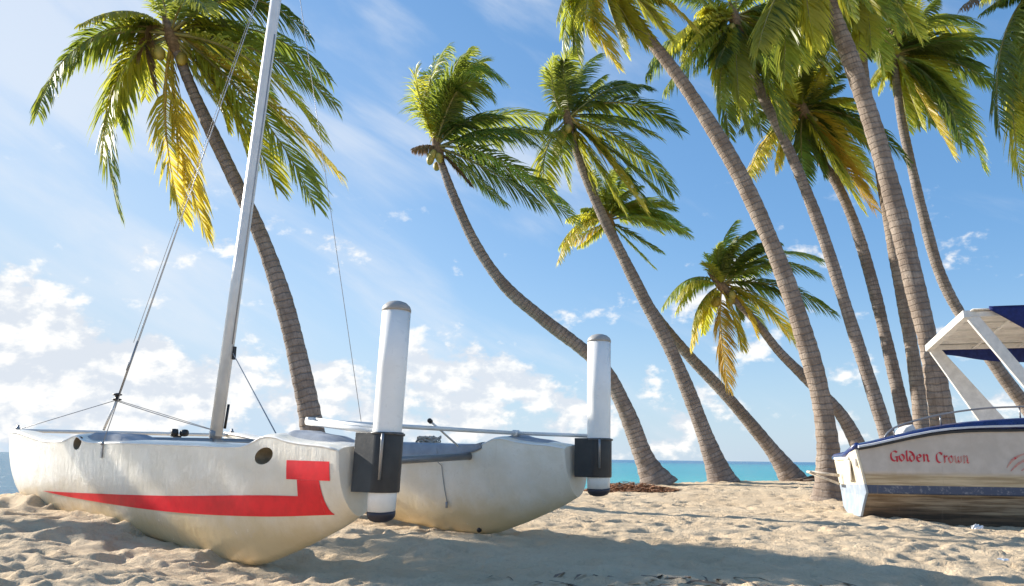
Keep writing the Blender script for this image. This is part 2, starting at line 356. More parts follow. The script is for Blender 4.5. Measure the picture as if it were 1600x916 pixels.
def make_hull(yc, name, dz):
    """yc = local y of the centre line"""
    mb = MB(); ss = sorted(set([0, .006, .02]+list(np.linspace(.05, .45, 9))+list(np.linspace(.48, .95, 20))+list(np.linspace(1.05, 2.85, 18))+list(np.linspace(2.9, 3.4, 18))+list(np.linspace(3.5, 4.5, 14))+list(4.8-np.geomspace(.27, .002, 14))))
    tt = [0, .015, .05, .1, .17, .25, .34, .44, .54, .64, .73, .81, .88, .93, .965, .985]
    rings = []
    for s in ss:
        k = zk(s); d = zd(s); b = hb(s); e = 1.0 if s > .03 else (.97+.03*math.sqrt(s/.03))
        sh = 0
        row = []
        for t in tt[::1]: row.append((b*wt(t)*e, k+(d-k)*t))
        row.append((b*.955*e, d+.0)); row.append((b*.80*e, d+.012)); row.append((b*.45*e, d+.02)); row.append((0, d+.024))
        pts = [(y, z) for y, z in row]; full = pts+[(-y, z) for y, z in pts[::-1][1:-1]]
        # rake of the transom
        rings.append([(s+(.05*(z-.6) if s < .3 else 0)*max(0, 1-s/.3), yc+y, z+dz) for y, z in full])
    n = len(rings[0]); vs = [p for r_ in rings for p in r_]
    fs = [(i*n+j, i*n+(j+1) % n, (i+1)*n+(j+1) % n, (i+1)*n+j) for i in range(len(rings)-1) for j in range(n)]
    fs.append(tuple(range(n))); fs.append(tuple((len(rings)-1)*n+j for j in range(n))[::-1])
    mb.add(vs, fs); return mb
def boolean_cut(o, cutters):
    for c in cutters:
        md = o.modifiers.new('cut', 'BOOLEAN'); md.operation = 'DIFFERENCE'; md.solver = 'EXACT'; md.object = c
    bpy.context.view_layer.update()
    dg = bpy.context.evaluated_depsgraph_get(); me = bpy.data.meshes.new_from_object(o.evaluated_get(dg))
    o.modifiers.clear(); o.data = me
    for c in cutters: bpy.data.objects.remove(c)
def hull_obj(yc, nearside, dz):
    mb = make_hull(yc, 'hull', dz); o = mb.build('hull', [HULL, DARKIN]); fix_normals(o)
    cs = []
    for s, z, rx, rz in ((.665, .695, .088, .050), (3.10, .775, .072, .052)):
        c = MB(); yo = yc+nearside*hb(s)
        prof = [(.001, -1)]+[(math.cos(a), math.sin(a)) for a in np.linspace(-1.45, 1.45, 15)]+[(.001, 1)]
        c.lathe(prof, 28, 1); c.v = [(x, y, zz) for x, y, zz in c.v]
        co = c.build('cutter', [HULL, DARKIN]); fix_normals(co); co.location = (s, yo+nearside*.02, z+dz); co.scale = (rx, .13, rz)
        co.rotation_euler = (0, R_(12), 0); cs.append(co)
    boolean_cut(o, cs); o.parent = cat
    for p in o.data.polygons: p.use_smooth = True
    try: o.data.set_sharp_from_angle(angle=R_(32))
    except Exception: pass
    return o
YN = -.18; YF = -2.43; DZF = .045
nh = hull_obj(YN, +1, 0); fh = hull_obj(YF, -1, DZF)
nh['label'] = 'near hull carrying the red stripe'; fh['label'] = 'far hull without any stripe'
# red stripe, laid on the near hull
def stripe_sheet():
    mb = MB()
    def patch(quads, nx, nz):
        for s0, s1, lo, hi in quads:
            vs = []; fs = []
            for i in range(nx+1):
                s = s0+(s1-s0)*i/nx; a = lo(s); b = hi(s)
                for j in range(nz+1):
                    z = a+(b-a)*j/nz; vs.append((s, YN+side_w(s, z)+.0035, z))
            for i in range(nx):
                for j in range(nz): fs.append((i*(nz+1)+j, i*(nz+1)+j+1, (i+1)*(nz+1)+j+1, (i+1)*(nz+1)+j))
            mb.add(vs, fs)
    lo = ip([.10, .71, 1.75, 3.05, 3.76], [.372, .335, .315, .347, .384]); hi = ip([.35, .72, 1.75, 3.13, 3.76], [.468, .46, .42, .392, .3845])
    cur = lambda s: lo(s)+0
    # the foot: its aft edge is a concave curve, so each column starts at its own height
    def lo_foot(s): return lo(s)
    def hi_foot(s):
        # aft curved edge between s=.10 (z=.37) and s=.165 (z=.56)
        t = min(max((s-.10)/.062, 0), 1); return .378+.185*t**2.0
    patch([(.10, .162, lo_foot, hi_foot)], 8, 4)
    patch([(.162, .35, lo, lambda s: .5615)], 6, 8)
    patch([(.35, 3.76, lo, hi)], 90, 4)
    patch([(.072, .445, lambda s: .5615+.003*s, lambda s: .668+.01*s)], 10, 5)
    return mb.build('red_stripe', RED, cat)
stripe_sheet()
def pod(yc, dz, s0, s1, h):
    mb = MB(); vs = []; n = 20; rows = []
    for i in range(n+1):
        t = i/n; s = s0+(s1-s0)*t; hh = h*(math.sin(min(1, t*6)*math.pi/2))*(1-max(0, (t-.62)/.38)**1.5)*.999+.001
        wd = hb(s)*(.72); rows.append([(s, yc+wd*a, zd(s)+dz+.006+hh*b) for a, b in ((-1, 0), (-.93, .7), (-.75, 1), (0, 1.06), (.75, 1), (.93, .7), (1, 0))])
    k = 7; vs = [p for r_ in rows for p in r_]
    fs = [(i*k+j, i*k+j+1, (i+1)*k+j+1, (i+1)*k+j) for i in range(n) for j in range(k-1)]+[tuple(range(k)), tuple(n*k+j for j in range(k))[::-1]]
    mb.add(vs, fs); o = mb.build('deck_pad', BLUEGREY, cat); fix_normals(o); return o
pod(YN-.03, 0, .60, .12, .045); pod(YN-.0, 0, 3.08, 2.34, .062)
pod(YF, DZF, .62, .15, .03); pod(YF, DZF, 3.08, 2.4, .03)
for yc, dz in ((YN, 0), (YF, DZF)):
    for sg in (1, -1):
        mb = MB(); mb.tube([(s_, yc+sg*(hb(s_)*.975+.001), zd(s_)+dz-.006) for s_ in np.linspace(.03, 4.72, 90)], .0075, 6); mb.build('deck_lip', WHITET, cat)
# blue-grey side band with a lip on the inner side of the far hull
mb = MB(); rows = []
for s in np.linspace(.82, 3.0, 40):
    e = min(1, (s-.80)/.7); top = zd(s)+DZF+.012; yo = YF+hb(s)
    hgt = .05+.105*e
    rows.append([(s, yo+.002, top-hgt+.005), (s, yo+.035*e+.006, top-hgt), (s, yo+.04*e+.006, top-hgt+.02), (s, yo+.022*e+.004, top-.012), (s, yo+.01, top), (s, yo-.05, top+.006)])
k = 6; vs = [p for r_ in rows for p in r_]; mb.add(vs, [(i*k+j, i*k+j+1, (i+1)*k+j+1, (i+1)*k+j) for i in range(39) for j in range(k-1)]+[tuple(range(k))])
mb.build('gunwale_band', BLUEGREY, cat)
# cross beams
mb = MB(); mb.tube([(3.10, YN, .80), (3.10, -1.3, .815), (3.10, YF, .815)], .032, 12); fb = mb.build('front_beam', DALU, cat)
mb = MB(); mb.tube([(.95, YN, .62), (.95, YF, .72)], .03, 12); mb.build('rear_beam', DALU, cat)
mb = MB(); mb.tube([(4.72, YN, .895), (4.70, YF, .915)], .018, 10); bb = mb.build('bow_crossbar', ALU, cat)
# mast
def c2(v, u, z): return Vector((u, -v, z))    # (across, along, up) -> local
lean = lambda z: -.09+(z-.80)*.0655
MAST = lambda z: c2(1.31+lean(z), 3.10, z)
mb = MB(); zz = [.86, 2.5, 4.5, 7.4]; mb.tube([MAST(z) for z in zz], [.063, .063, .062, .056], 18, flat=.85, up=(1, 0, 0))
mast = mb.build('mast', ALU, cat)
mb = MB(); mb.lathe([(.035, -.05), (.045, -.03), (.045, .0), (.058, .03), (.058, .075), (.05, .09)], 16, org=MAST(.855)-Vector((0, 0, .03))); mb.box(MAST(.835)-Vector((0, 0, .015)), (.12, .09, .02)); mb.build('mast_foot', DALU, mast)
mb = MB(); mb.tube([MAST(.93)+Vector((-.05, -.05, 0)), MAST(1.15)+Vector((-.06, -.05, 0))], .012, 6); mb.build('line_end', BLACK, mast); mb = MB(); mb.box(MAST(1.62)+Vector((-.062, -.03, 0)), (.03, .03, .12)); mb.build('cleat', BLACK, mast)
HND = MAST(6.35)
def wire(a, b, r=.0032, name='shroud', mt=None, par=None, n=2, sag=0):
    mb = MB(); a = Vector(a); b = Vector(b)
    pts = [a.lerp(b, i/(n-1))+Vector((0, 0, -sag*4*(i/(n-1))*(1-i/(n-1)))) for i in range(n)]
    mb.tube(pts, r, 6); return mb.build(name, mt or WIRE, par or cat)
def plate(s, y, z, par=None):
    mb = MB(); mb.box((s, y, z-.02), (.022, .006, .11)); mb.lathe([(.012, -.012), (.012, .012)], 10, org=(s, y, z+.03), ax=(0, 1, 0)); return mb.build('chainplate', DALU, par or cat)
yn = YN+hb(2.66); a = (2.66, yn+.006, .76); plate(2.66, yn+.006, .74); wire(a, HND)
yf = YF-hb(2.66); a = (2.66, yf-.006, .80); plate(2.66, yf-.006, .78); wire(a, HND)
# second shroud line of each side runs a little inside the first
# strut, furler and bridle
B0 = Vector((4.71, -1.62+.32+0, .90)); J = c2(1.30-.245, 4.62, 1.225)
B0 = c2(1.30-.30, 4.715, .925)
mb = MB(); mb.tube([B0, J], .013, 8); mb.build('strut', ALU, cat)
mb = MB(); mb.lathe([(.012, -.01), (.045, 0), (.045, .01), (.02, .016), (.02, .042), (.045, .048), (.045, .058), (.012, .07)], 16, org=J, ax=(0, 0, 1)); fd = mb.build('furler_drum', BLACK, cat)
FS = J.lerp(HND, .085)
mb = MB(); d = (HND-J).normalized(); mb.tube([J+d*.06, J+d*.30, J+d*.31, J+d*.40, J+d*.41, J+d*.62], [.007, .007, .014, .014, .008, .008], 8); mb.build('turnbuckle', DALU, cat)
wire(J+d*.06, HND, .004, 'forestay'); wire(J+d*.6+Vector((0, .035, 0)), HND+Vector((0, .04, -.1)), .003, 'halyard')
for yy, zz_ in ((YN, .895), (YF, .92)):
    wire(J, (4.70, yy, zz_), .0036, 'bridle_wire')
wire(J+Vector((0, 0, -.01)), (3.45, -1.95, .83), .004, 'bridle_wire', n=9, sag=.02)
mb = MB(); p = Vector((3.32, -.95, .885)); mb.lathe([(.008, -.03), (.035, -.026), (.038, 0), (.035, .026), (.008, .03)], 14, org=p, ax=(.3, 1, 0)); mb.lathe([(.008, -.03), (.03, -.026), (.033, 0), (.03, .026), (.008, .03)], 14, org=p+Vector((-.06, -.06, .0)), ax=(1, .2, 0))
mb.box(p-Vector((.02, .02, .045)), (.05, .05, .04)); mb.build('pulley_block', BLACK, cat)
wire(MAST(1.62)+Vector((-.06, -.02, 0)), (.80, YN-.02, .80), .0045, 'downhaul')
wire(MAST(1.7)+Vector((-.064, 0, 0)), MAST(4.9)+Vector((-.064, 0, 0)), .006, 'halyard')
# bow ties and small fittings
for yy, dz in ((YN, 0), (YF, DZF)):
    mb = MB(); mb.lathe([(.02, 0), (.024, .012), (.012, .02), (.012, .04)], 12, org=(4.66, yy, zd(4.66)+dz+.02)); mb.build('bow_fitting', DALU, cat)
for yc, dz in ((YN, 0), (YF, DZF)):
    mb = MB(); 
    mb.lathe([(.016, 0), (.016, .006), (.009, .010)], 12, org=(.012, yc+.085, .52+dz), ax=(-1, 0, 0)); mb.build('drain_bung', BLACK, cat)
    for dy in (-.06, .06):
        for z in (.60, .68): mb = MB(); mb.lathe([(.008, 0), (.008, .004), (.003, .007)], 8, org=(.002+.05*(z-.6), yc+dy, z+dz), ax=(-1, 0, 0)); mb.build('bolt', DALU, cat)
# rudders
def rudder(yc, x0, zt, zb, ztop, zbot, tilt, lift, lab, rw):
    base = Vector((x0, yc, 0))
    head = MB()
    ax = Vector((tilt[0], tilt[1], 1)).normalized()
    def pt(z): return base+ax*(z-.7)+Vector((0, 0, .7))
    # half-round sleeve around the blade (open towards the bow) + cheek plates
    n = 22; R1 = rw+.014; R0 = rw+.002; ring = []
    for z in (zb, zb+.012, zt-.012, zt):
        c = pt(z); e = 1.0 if zb < z < zt else .985
        for j in range(n+1):
            an = math.pi*.5+math.pi*(j/n)*1.0  # sweeps the -x side
            ring.append(c+Vector((math.cos(an)*R1*e*.92, math.sin(an)*R1*e, 0)))
    k = n+1; head.add(ring, [(i*k+j, i*k+j+1, (i+1)*k+j+1, (i+1)*k+j) for i in range(3) for j in range(n)])
    ring = []
    for z in (zb, zt):
        c = pt(z)
        for j in range(n+1):
            an = math.pi*.5+math.pi*(j/n); ring.append(c+Vector((math.cos(an)*R0*.92, math.sin(an)*R0, 0)))
    head.add(ring, [(j, k+j, k+j+1, j+1) for j in range(n)])
    for z, i in ((zb, 0), (zt, 1)):
        c = pt(z); rr = []
        for j in range(n+1):
            an = math.pi*.5+math.pi*(j/n); rr += [c+Vector((math.cos(an)*R1*.985*.92, math.sin(an)*R1*.985, 0)), c+Vector((math.cos(an)*R0*.92, math.sin(an)*R0, 0))]
        head.add(rr, [(2*j, 2*j+1, 2*j+3, 2*j+2) for j in range(n)])
    zm = (zt+zb)/2; h = zt-zb
    for sgn in (1, -1):
        head.box(pt(zm)+Vector((.075, sgn*(R1-.007), 0)), (.16, .014, h), (Vector((1, 0, 0)), Vector((0, 1, 0)), ax))
    head.box(pt(zm)+Vector((.150, 0, -.01)), (.016, .14, h*.92), (Vector((1, 0, 0)), Vector((0, 1, 0)), ax))
    root = head.build('rudder', BLACK, cat, .003); root['label'] = lab
    bl = MB(); bl.tube([pt(z) for z in (zbot+.052, zb-.0, .9, 1.2, ztop-.03)], [rw*.93, rw*.96, rw*.98, rw, rw], 32, flat=1.0, up=(1, 0, 0)); bo = bl.build('rudder_blade', WHITE, root)
    for p_ in bo.data.polygons: p_.use_smooth = len(p_.vertices) < 6
    c = MB(); c.lathe([(rw*1.015, -.004), (rw*1.02, .012), (rw*.93, .03), (rw*.68, .05), (rw*.35, .06), (.002, .064)], 32, org=pt(ztop-.03), ax=ax); c.build('blade_cap', CAPM, root)
    c = MB(); c.lathe([(rw*.945, .004), (rw*.95, -.012), (rw*.90, -.028), (rw*.74, -.044), (rw*.45, -.054), (.002, -.057)][::-1], 32, org=pt(zbot+.055), ax=ax+Vector((.0, .12, 0))); c.build('blade_tip', DCAP, root)
    c = MB(); c.lathe([(R1+.004, -.012), (R1+.004, .0)], 32, org=pt(zt-.004), ax=ax); c.build('collar', painted('worn_grey_plastic', (.09, .09, .092), .45, .35, 25), root)
    c = MB(); hk = Vector((-.55, .80, 0)).normalized(); c.tube([pt(zt-.01)+hk*(R1+.012), pt(zt-.05)+hk*(R1+.016), pt(zb+.07)+hk*(R1+.012)], .009, 8); c.build('pivot_rod', DALU, root)
    f = MB()   # pintle bracket on the transom
    for z in (zb+.05, zt-.06): f.box(base+Vector((.185, 0, z)), (.10, .045, .02)); f.lathe([(.008, -.04), (.008, .04)], 8, org=base+Vector((.17, 0, z)))
    f.build('pintle', DALU, root)
    b = MB()
    for dy in (-.045, .045):
        for z in (zb+.03, zt-.03): b.lathe([(.009, 0), (.007, .008)], 8, org=pt(z)+Vector((-.92*math.sqrt(max(0, R1**2-dy**2))+.001, dy, 0)), ax=(-1, 0, 0))
    b.build('bolt', DALU, root)
    return root, pt
RX = -.20
r1, pt1 = rudder(YN, RX, .835, .505, 1.565, .345, (.0, -.05), 0, 'rudder of the near hull', .084)
r2, pt2 = rudder(YF, RX, .86, .565, 1.645, .425, (.0, -.022), 0, 'rudder of the far hull', .092)
# tillers
def w2l(p): 
    return cat_inv @ Vector(p)
bpy.context.view_layer.update(); cat_inv = cat.matrix_world.inverted()
T1 = w2l(at(486, 658, 5.32)); T2 = w2l(at(806, 677, 6.9))
mb = MB(); a = pt1(.83)+Vector((-.02, .02, 0)); mb.tube([a, T1+Vector((0, .03, -.01))], .017, 10); mb.tube([a+Vector((.03, -.1, .02)), T1+Vector((0, -.03, 0.01))], .013, 10); mb.build('tiller', WHITET, cat)
mb = MB(); a = pt2(.875)+Vector((-.02, 0, 0)); mb.tube([a, T2], .015, 10); mb.build('tiller', ALU, cat)
mb = MB(); mb.tube([T1, T2], .016, 10); mb.lathe([(.024, -.03), (.024, .03)], 10, org=T1, ax=T2-T1); mb.lathe([(.026, -.03), (.026, .03)], 10, org=T2, ax=T2-T1); mb.build('tiller_crossbar', ALU, cat)
e1 = w2l(at(672, 658, 6.1)); e2 = w2l(at(716, 697, 6.9)); mb = MB(); mb.tube([e1, e2], .008, 8); te = mb.build('tiller_extension', ALU, cat)
mb = MB(); mb.lathe([(.012, -.03), (.018, -.015), (.018, .015), (.01, .03)], 10, org=e1, ax=(e1-e2)); mb.build('knob', BLACK, te)
# rope coil on the far hull, line down its side, drain plug
mb = MB(); pts = []
for i in range(150):
    a = i*.42; rr = .055+.035*math.sin(i*.37); pts.append(Vector((1.55+rr*1.5*math.cos(a), YF+.06+rr*math.sin(a)*.9, zd(1.55)+DZF+.045+.022*math.sin(i*.53)+.012*math.sin(i*1.7))))
mb.tube(pts, .0065, 5); mb.build('rope_coil', ROPE, cat)
mb = MB(); pts = []
for i in range(16):
    z = .78-.03*i; s = 1.28-.004*i; pts.append(Vector((s, YF+max(side_w(s, z-DZF), .02)+.006+(.045 if z > .64 else 0)*1, z)))
mb.tube(pts, .004, 5); mb.tube([pts[-1]+Vector((0, .004, 0)), pts[-1]+Vector((0, .004, -.05))], .011, 8); mb.build('side_line', WIRE, cat)
mb = MB(); mb.lathe([(.02, 0), (.02, .02), (.012, .026)], 12, org=(.93, YF+.06, zk(.93)+DZF+.05), ax=(0, 1, -.3)); mb.build('drain_plug', BLACK, cat)

# ------------------------------------------------------------------ cabin boat on the right
BA = R_(11); bu = Vector((math.cos(BA), -math.sin(BA), 0)); bw = Vector((math.sin(BA), math.cos(BA), 0))
Q0 = Vector((4.437, 10.70, 0))
boat = empty('motor_boat', Q0, -BA); tag(boat, 'old grey motorboat with blue rail, canopy and red lettering, hauled out on the sand', 'motorboat')
def boat_mat():
    M, q, b = mat('boat_side_paint'); t = q.n('ShaderNodeTexCoord').outputs['Object']; s = q.n('ShaderNodeSeparateXYZ'); q.nt.links.new(t, s.inputs[0])
    st = q.noise(q.comb(q.m('MULTIPLY', s.outputs[0], .9), s.outputs[1], q.m('MULTIPLY', s.outputs[2], 16)), 1.6, 7, .62)
    drip = q.noise(q.comb(q.m('MULTIPLY', s.outputs[0], 20), s.outputs[1], q.m('MULTIPLY', s.outputs[2], 1.5)), 1, 6, .65)
    Z = q.m('ADD', s.outputs[2], q.m('MULTIPLY', q.m('SUBTRACT', drip, .5), .02)); Z0 = s.outputs[2]
    n = q.noise(t, 5, 7, .6)
    up = q.mix(q.ramp(n, .35, .7), (.54, .46, .38), (.62, .54, .46))
    tan = q.mix(q.ramp(st, .35, .65), (.36, .25, .12), (.62, .49, .30))
    c = q.mix(q.m('MULTIPLY', q.ramp(Z, .60, .54), .9), up, tan)
    blue = q.mix(q.ramp(q.noise(t, 22, 6, .7), .52, .68), (.055, .075, .13), (.22, .23, .26))
    isb = q.m('MULTIPLY', q.ramp(Z0, .432, .428), q.ramp(Z0, .318, .322)); c = q.mix(isb, c, blue)
    brown = q.mix(q.ramp(st, .35, .65), (.13, .085, .05), (.40, .32, .22)); c = q.mix(q.ramp(Z0, .318, .312), c, brown)
    dk = q.mix(q.ramp(st, .4, .6), (.06, .045, .035), (.16, .11, .07)); c = q.mix(q.ramp(q.m('ADD', Z0, q.m('MULTIPLY', s.outputs[0], .07)), .22, .16), c, dk)
    c = q.mix(q.m('MULTIPLY', q.ramp(drip, .58, .75), .4), c, (.30, .23, .17))
    q.set(b.inputs['Base Color'], c); q.set(b.inputs['Roughness'], q.m('ADD', .3, q.m('MULTIPLY', n, .4)))
    bp = q.n('ShaderNodeBump'); bp.inputs['Strength'].default_value = .25; bp.inputs['Distance'].default_value = .01; q.set(bp.inputs['Height'], n); q.nt.links.new(bp.outputs[0], b.inputs['Normal'])
    return M
def transom_mat():
    M, q, b = mat('transom_paint'); t = q.n('ShaderNodeTexCoord').outputs['Object']; s = q.n('ShaderNodeSeparateXYZ'); q.nt.links.new(t, s.inputs[0])
    n = q.noise(t, 7, 7, .6); c = q.mix(q.ramp(n, .35, .7), (.55, .49, .38), (.70, .65, .53))
    c = q.mix(q.ramp(q.m('ADD', s.outputs[2], q.m('MULTIPLY', s.outputs[1], .03)), .44, .435), c, q.mix(q.ramp(n, .4, .7), (.24, .30, .38), (.36, .42, .49)))
    c = q.mix(q.m('MULTIPLY', q.ramp(q.noise(t, 16, 7, .7), .55, .7), .55), c, (.30, .22, .15))
    q.set(b.inputs['Base Color'], c); b.inputs['Roughness'].default_value = .5; return M
BSIDE = boat_mat(); BTR = transom_mat()
NAVY = painted('navy_paint', (.012, .03, .14), .3, .3, 14, coat=.3)
BWHITE = painted('boat_white', (.72, .70, .66), .4, .12, 9)
CANVAS = painted('navy_canvas', (.010, .022, .13), .85, .25, 20, bump=.4, bscale=14)
RUB = painted('rub_strip', (.60, .62, .66), .4, .1, 20)
sheer = ip([0, 1, 2, 4, 6.2], [.865, 1.075, 1.115, 1.22, 1.40]); capt = ip([0, 1, 2, 4, 6.2], [.935, 1.18, 1.275, 1.38, 1.56])
def bsec(s):
    k = max(0, (s-2.2)/4.0); sq = k**2.2; mid = .85
    dz = -.075*min(s, 2.2)
    P_ = [(0.0, sheer(s)), (-.03, .60), (-.02, .335), (.03, .29), (.16, .035+dz), (.85, .0+dz), (1.3, .10+dz), (1.62, .30), (1.66, .5), (1.64, sheer(s)-.14*max(0, 1-s/3))]
    return [(mid+(y-mid)*(1-sq*(1.0 if z > .3 else 1.0)), z if z > .32 else z+.3*k**2) for y, z in P_]
ss = [0]+list(np.linspace(.15, 2.2, 10))+list(np.linspace(2.5, 6.15, 18))
def rake(z, s): return (-.03+.09*(1-abs(z-.34)/.5 if z > .34 else 1-(.34-z)/.5))*max(0, 1-s/.4)
mb = MB(); rows = []
for s in ss: rows.append([(s+rake(z, s), y, z) for y, z in bsec(s)])
k = 10; vs = [p for r_ in rows for p in r_]; n = len(ss)
mb.add(vs, [(i*k+j, i*k+j+1, (i+1)*k+j+1, (i+1)*k+j) for i in range(n-1) for j in range(k-1)]+[((i)*k, (i+1)*k, (i+1)*k+9, i*k+9) for i in range(n-1)]+[tuple((n-1)*k+j for j in range(k))], 0, False)
bh = mb.build('hull', [BSIDE, BTR], boat); fix_normals(bh)
mb = MB(); r0 = rows[0]; mb.add([(x-.004, y, z) for x, y, z in r0]+[(x-.03, .85+(y-.85)*.99, z) for x, y, z in r0], [tuple(range(10, 20))]+[(j, (j+1) % 10, 10+(j+1) % 10, 10+j) for j in range(10)], 0, False)
tr = mb.build('transom', BTR, boat); fix_normals(tr)
mb = MB(); mb.box((-.055, .62, .60), (.02, .34, .26)); mb.box((-.068, .62, .60), (.01, .24, .17)); mb.box((-.05, .10, .70), (.03, .06, .10)); mb.build('transom_hatch', BWHITE, tr, .006)
mb = MB(); mb.box((-.045, 1.0, .755), (.05, 1.0, .035)); mb.build('transom_trim', BWHITE, tr, .006)
mb = MB(); mb.tube([(-.04, 1.30, .52), (-.42, 1.42, .56)], .022, 8); mb.tube([(-.04, 1.30, .40), (-.42, 1.42, .55)], .018, 8); mb.tube([(-.42, 1.30, .56), (-.42, 1.62, .56)], .02, 8); mb.build('ladder_bracket', painted('rusty_white', (.55, .47, .38), .6, .3, 20), boat)
# blue gunwale with pale rub strip
mb = MB(); mr = MB(); md_ = MB(); rows = []; r2_ = []; r3_ = []
for s in [-.03]+ss[1:]:
    sc = max(s, 0); kk = 1-max(0, (sc-2.2)/4.0)**2.2; y0 = .85-.85*kk; b_ = sheer(sc); t_ = capt(sc); hh = t_-b_
    rows.append([(s, y0+.01, b_+.018), (s, y0-.035, b_+.030), (s, y0-.045, b_+hh*.5), (s, y0-.02, t_-.012), (s, y0+.03, t_), (s, y0+.16, t_+.003), (s, y0+.17, b_+.02)])
    r2_.append([(s-.004, y0-.003, b_+hh*.28), (s-.004, y0-.060, b_+hh*.30), (s-.004, y0-.060, b_+hh*.30+.022), (s-.004, y0-.02, b_+hh*.30+.03)])
    r3_.append([(s, y0+.005, b_-.012), (s, y0-.022, b_-.010), (s, y0-.022, b_+.018), (s, y0+.005, b_+.018)])
def strip(M_, rw_, k):
    n = len(rw_); M_.add([p for r_ in rw_ for p in r_], [(i*k+j, i*k+(j+1) % k, (i+1)*k+(j+1) % k, (i+1)*k+j) for i in range(n-1) for j in range(k)]+[tuple(range(k))[::-1], tuple((n-1)*k+j for j in range(k))], 0, False)
strip(mb, rows, 7); gun = mb.build('gunwale', NAVY, boat, .006); fix_normals(gun)
strip(mr, r2_, 4); o = mr.build('rub_strip', RUB, gun); fix_normals(o)
strip(md_, r3_, 4); o = md_.build('rubber_seal', BLACK, gun); fix_normals(o)
# far gunwale + transom top
mb = MB(); mb.tube([(s-.03, 1.66, sheer(s)-.13*max(0, 1-s/3)+.03) for s in np.linspace(0, 3, 12)], .05, 8); mb.tube([(-.03, 0.05, .915), (-.035, .8, .80), (-.03, 1.66, .765)], .04, 8); mb.build('gunwale', NAVY, boat)
# deck
mb = MB(); mb.box((3.2, .85, 1.02), (6.0-1.0, 1.4, .02)); mb.build('deck', BWHITE, boat)
# lettering
def redfade():
    M, q, b = mat('faded_red_lettering'); t = q.n('ShaderNodeTexCoord').outputs['Object']; s = q.n('ShaderNodeSeparateXYZ'); q.nt.links.new(t, s.inputs[0])
    f = q.m('MULTIPLY', q.ramp(s.outputs[0], .85, 1.12), q.ramp(q.noise(t, 26, 4), .35, .55)); f = q.m('MULTIPLY', f, .7)
    q.set(b.inputs['Base Color'], q.mix(f, (.58, .025, .04), (.55, .42, .33))); b.inputs['Roughness'].default_value = .5; return M
RF = redfade()
yside = lambda z: -.03*min(1, max(0, (sheer(.8)-z)/(sheer(.8)-.60)))-.006
GLY = {   # broad-nib letters, unit x-height
 'G': (1.05, [[(.92, 1.22), (.62, 1.42), (.22, 1.22), (.08, .72), (.20, .22), (.55, .02), (.88, .18)], [(.90, .62), (.86, .30), (.90, -.08)], [(.62, .62), (1.05, .60)]]),
 'C': (1.0, [[(.92, 1.20), (.62, 1.42), (.22, 1.22), (.08, .72), (.20, .22), (.55, .02), (.95, .22)], [(.92, 1.38), (.90, 1.08)]]),
 'o': (.78, [[(.38, 1.0), (.10, .80), (.06, .40), (.34, .02), (.62, .28), (.64, .72), (.38, 1.0)]]),
 'l': (.36, [[(.04, 1.42), (.18, 1.46), (.16, .9), (.16, .20), (.34, .04)]]),
 'd': (.84, [[(.08, 1.42), (.42, 1.22), (.66, .74), (.60, .26), (.34, .02), (.08, .30), (.12, .74), (.44, .94), (.62, .86)]]),
 'e': (.72, [[(.10, .52), (.58, .60), (.56, .88), (.34, 1.0), (.10, .74), (.08, .32), (.34, .02), (.66, .18)]]),
 'n': (.86, [[(.04, .94), (.18, 1.0), (.18, .02)], [(.20, .72), (.44, 1.0), (.66, .82), (.66, .22), (.84, .04)]]),
 'r': (.66, [[(.04, .94), (.18, 1.0), (.18, .02)], [(.20, .70), (.40, .98), (.64, .86)]]),
 'w': (1.18, [[(.04, .98), (.14, .90), (.18, .30), (.36, .02), (.56, .28), (.58, .90)], [(.58, .28), (.78, .02), (1.0, .30), (1.02, .96)]])}
def letters(word, s0, s1, z0, hgt, slope):
    tot = sum(GLY[c][0]+.10 for c in word); sx = (s1-s0)/tot; mb = MB(); x = 0; nib = (math.cos(R_(38))*.0125, math.sin(R_(38))*.0125)
    for c in word:
        wd, strokes = GLY[c]
        for st in strokes:
            pc = catmull(st, 6*len(st)); vs = []
            for a, b in pc:
                px_ = s0+(x+a)*sx; pz_ = z0+b*hgt+slope*(px_-s0)
                for sg in (-1, 1):
                    zz_ = pz_+sg*nib[1]; vs.append((px_+sg*nib[0], yside(zz_), zz_))
            mb.add(vs, [(2*i, 2*i+1, 2*i+3, 2*i+2) for i in range(len(pc)-1)], 0, False)
        x += wd+.10
    return mb.build('name_lettering', RF, boat)
letters('Golden', .34, .80, .725, .088, -.01); letters('Crown', .87, 1.25, .712, .088, -.01)
mb = MB()
for pts in ([(1.70, .62), (1.78, .70), (1.90, .77), (2.05, .82)], [(1.66, .66), (1.72, .74), (1.80, .80), (1.9, .84)], [(1.82, .63), (1.92, .69), (2.05, .73)]):
    pc = catmull([(a, b) for a, b in pts], 14); vs = []; 
    for i, (a, b) in enumerate(pc):
        wd = .004+.008*math.sin(math.pi*i/13); vs += [(a-wd*.6, yside(b)+.0, b+wd), (a+wd*.6, yside(b)+.0, b-wd)]
    mb.add(vs, [(2*i, 2*i+1, 2*i+3, 2*i+2) for i in range(13)])
mb.build('red_emblem', RF, boat)
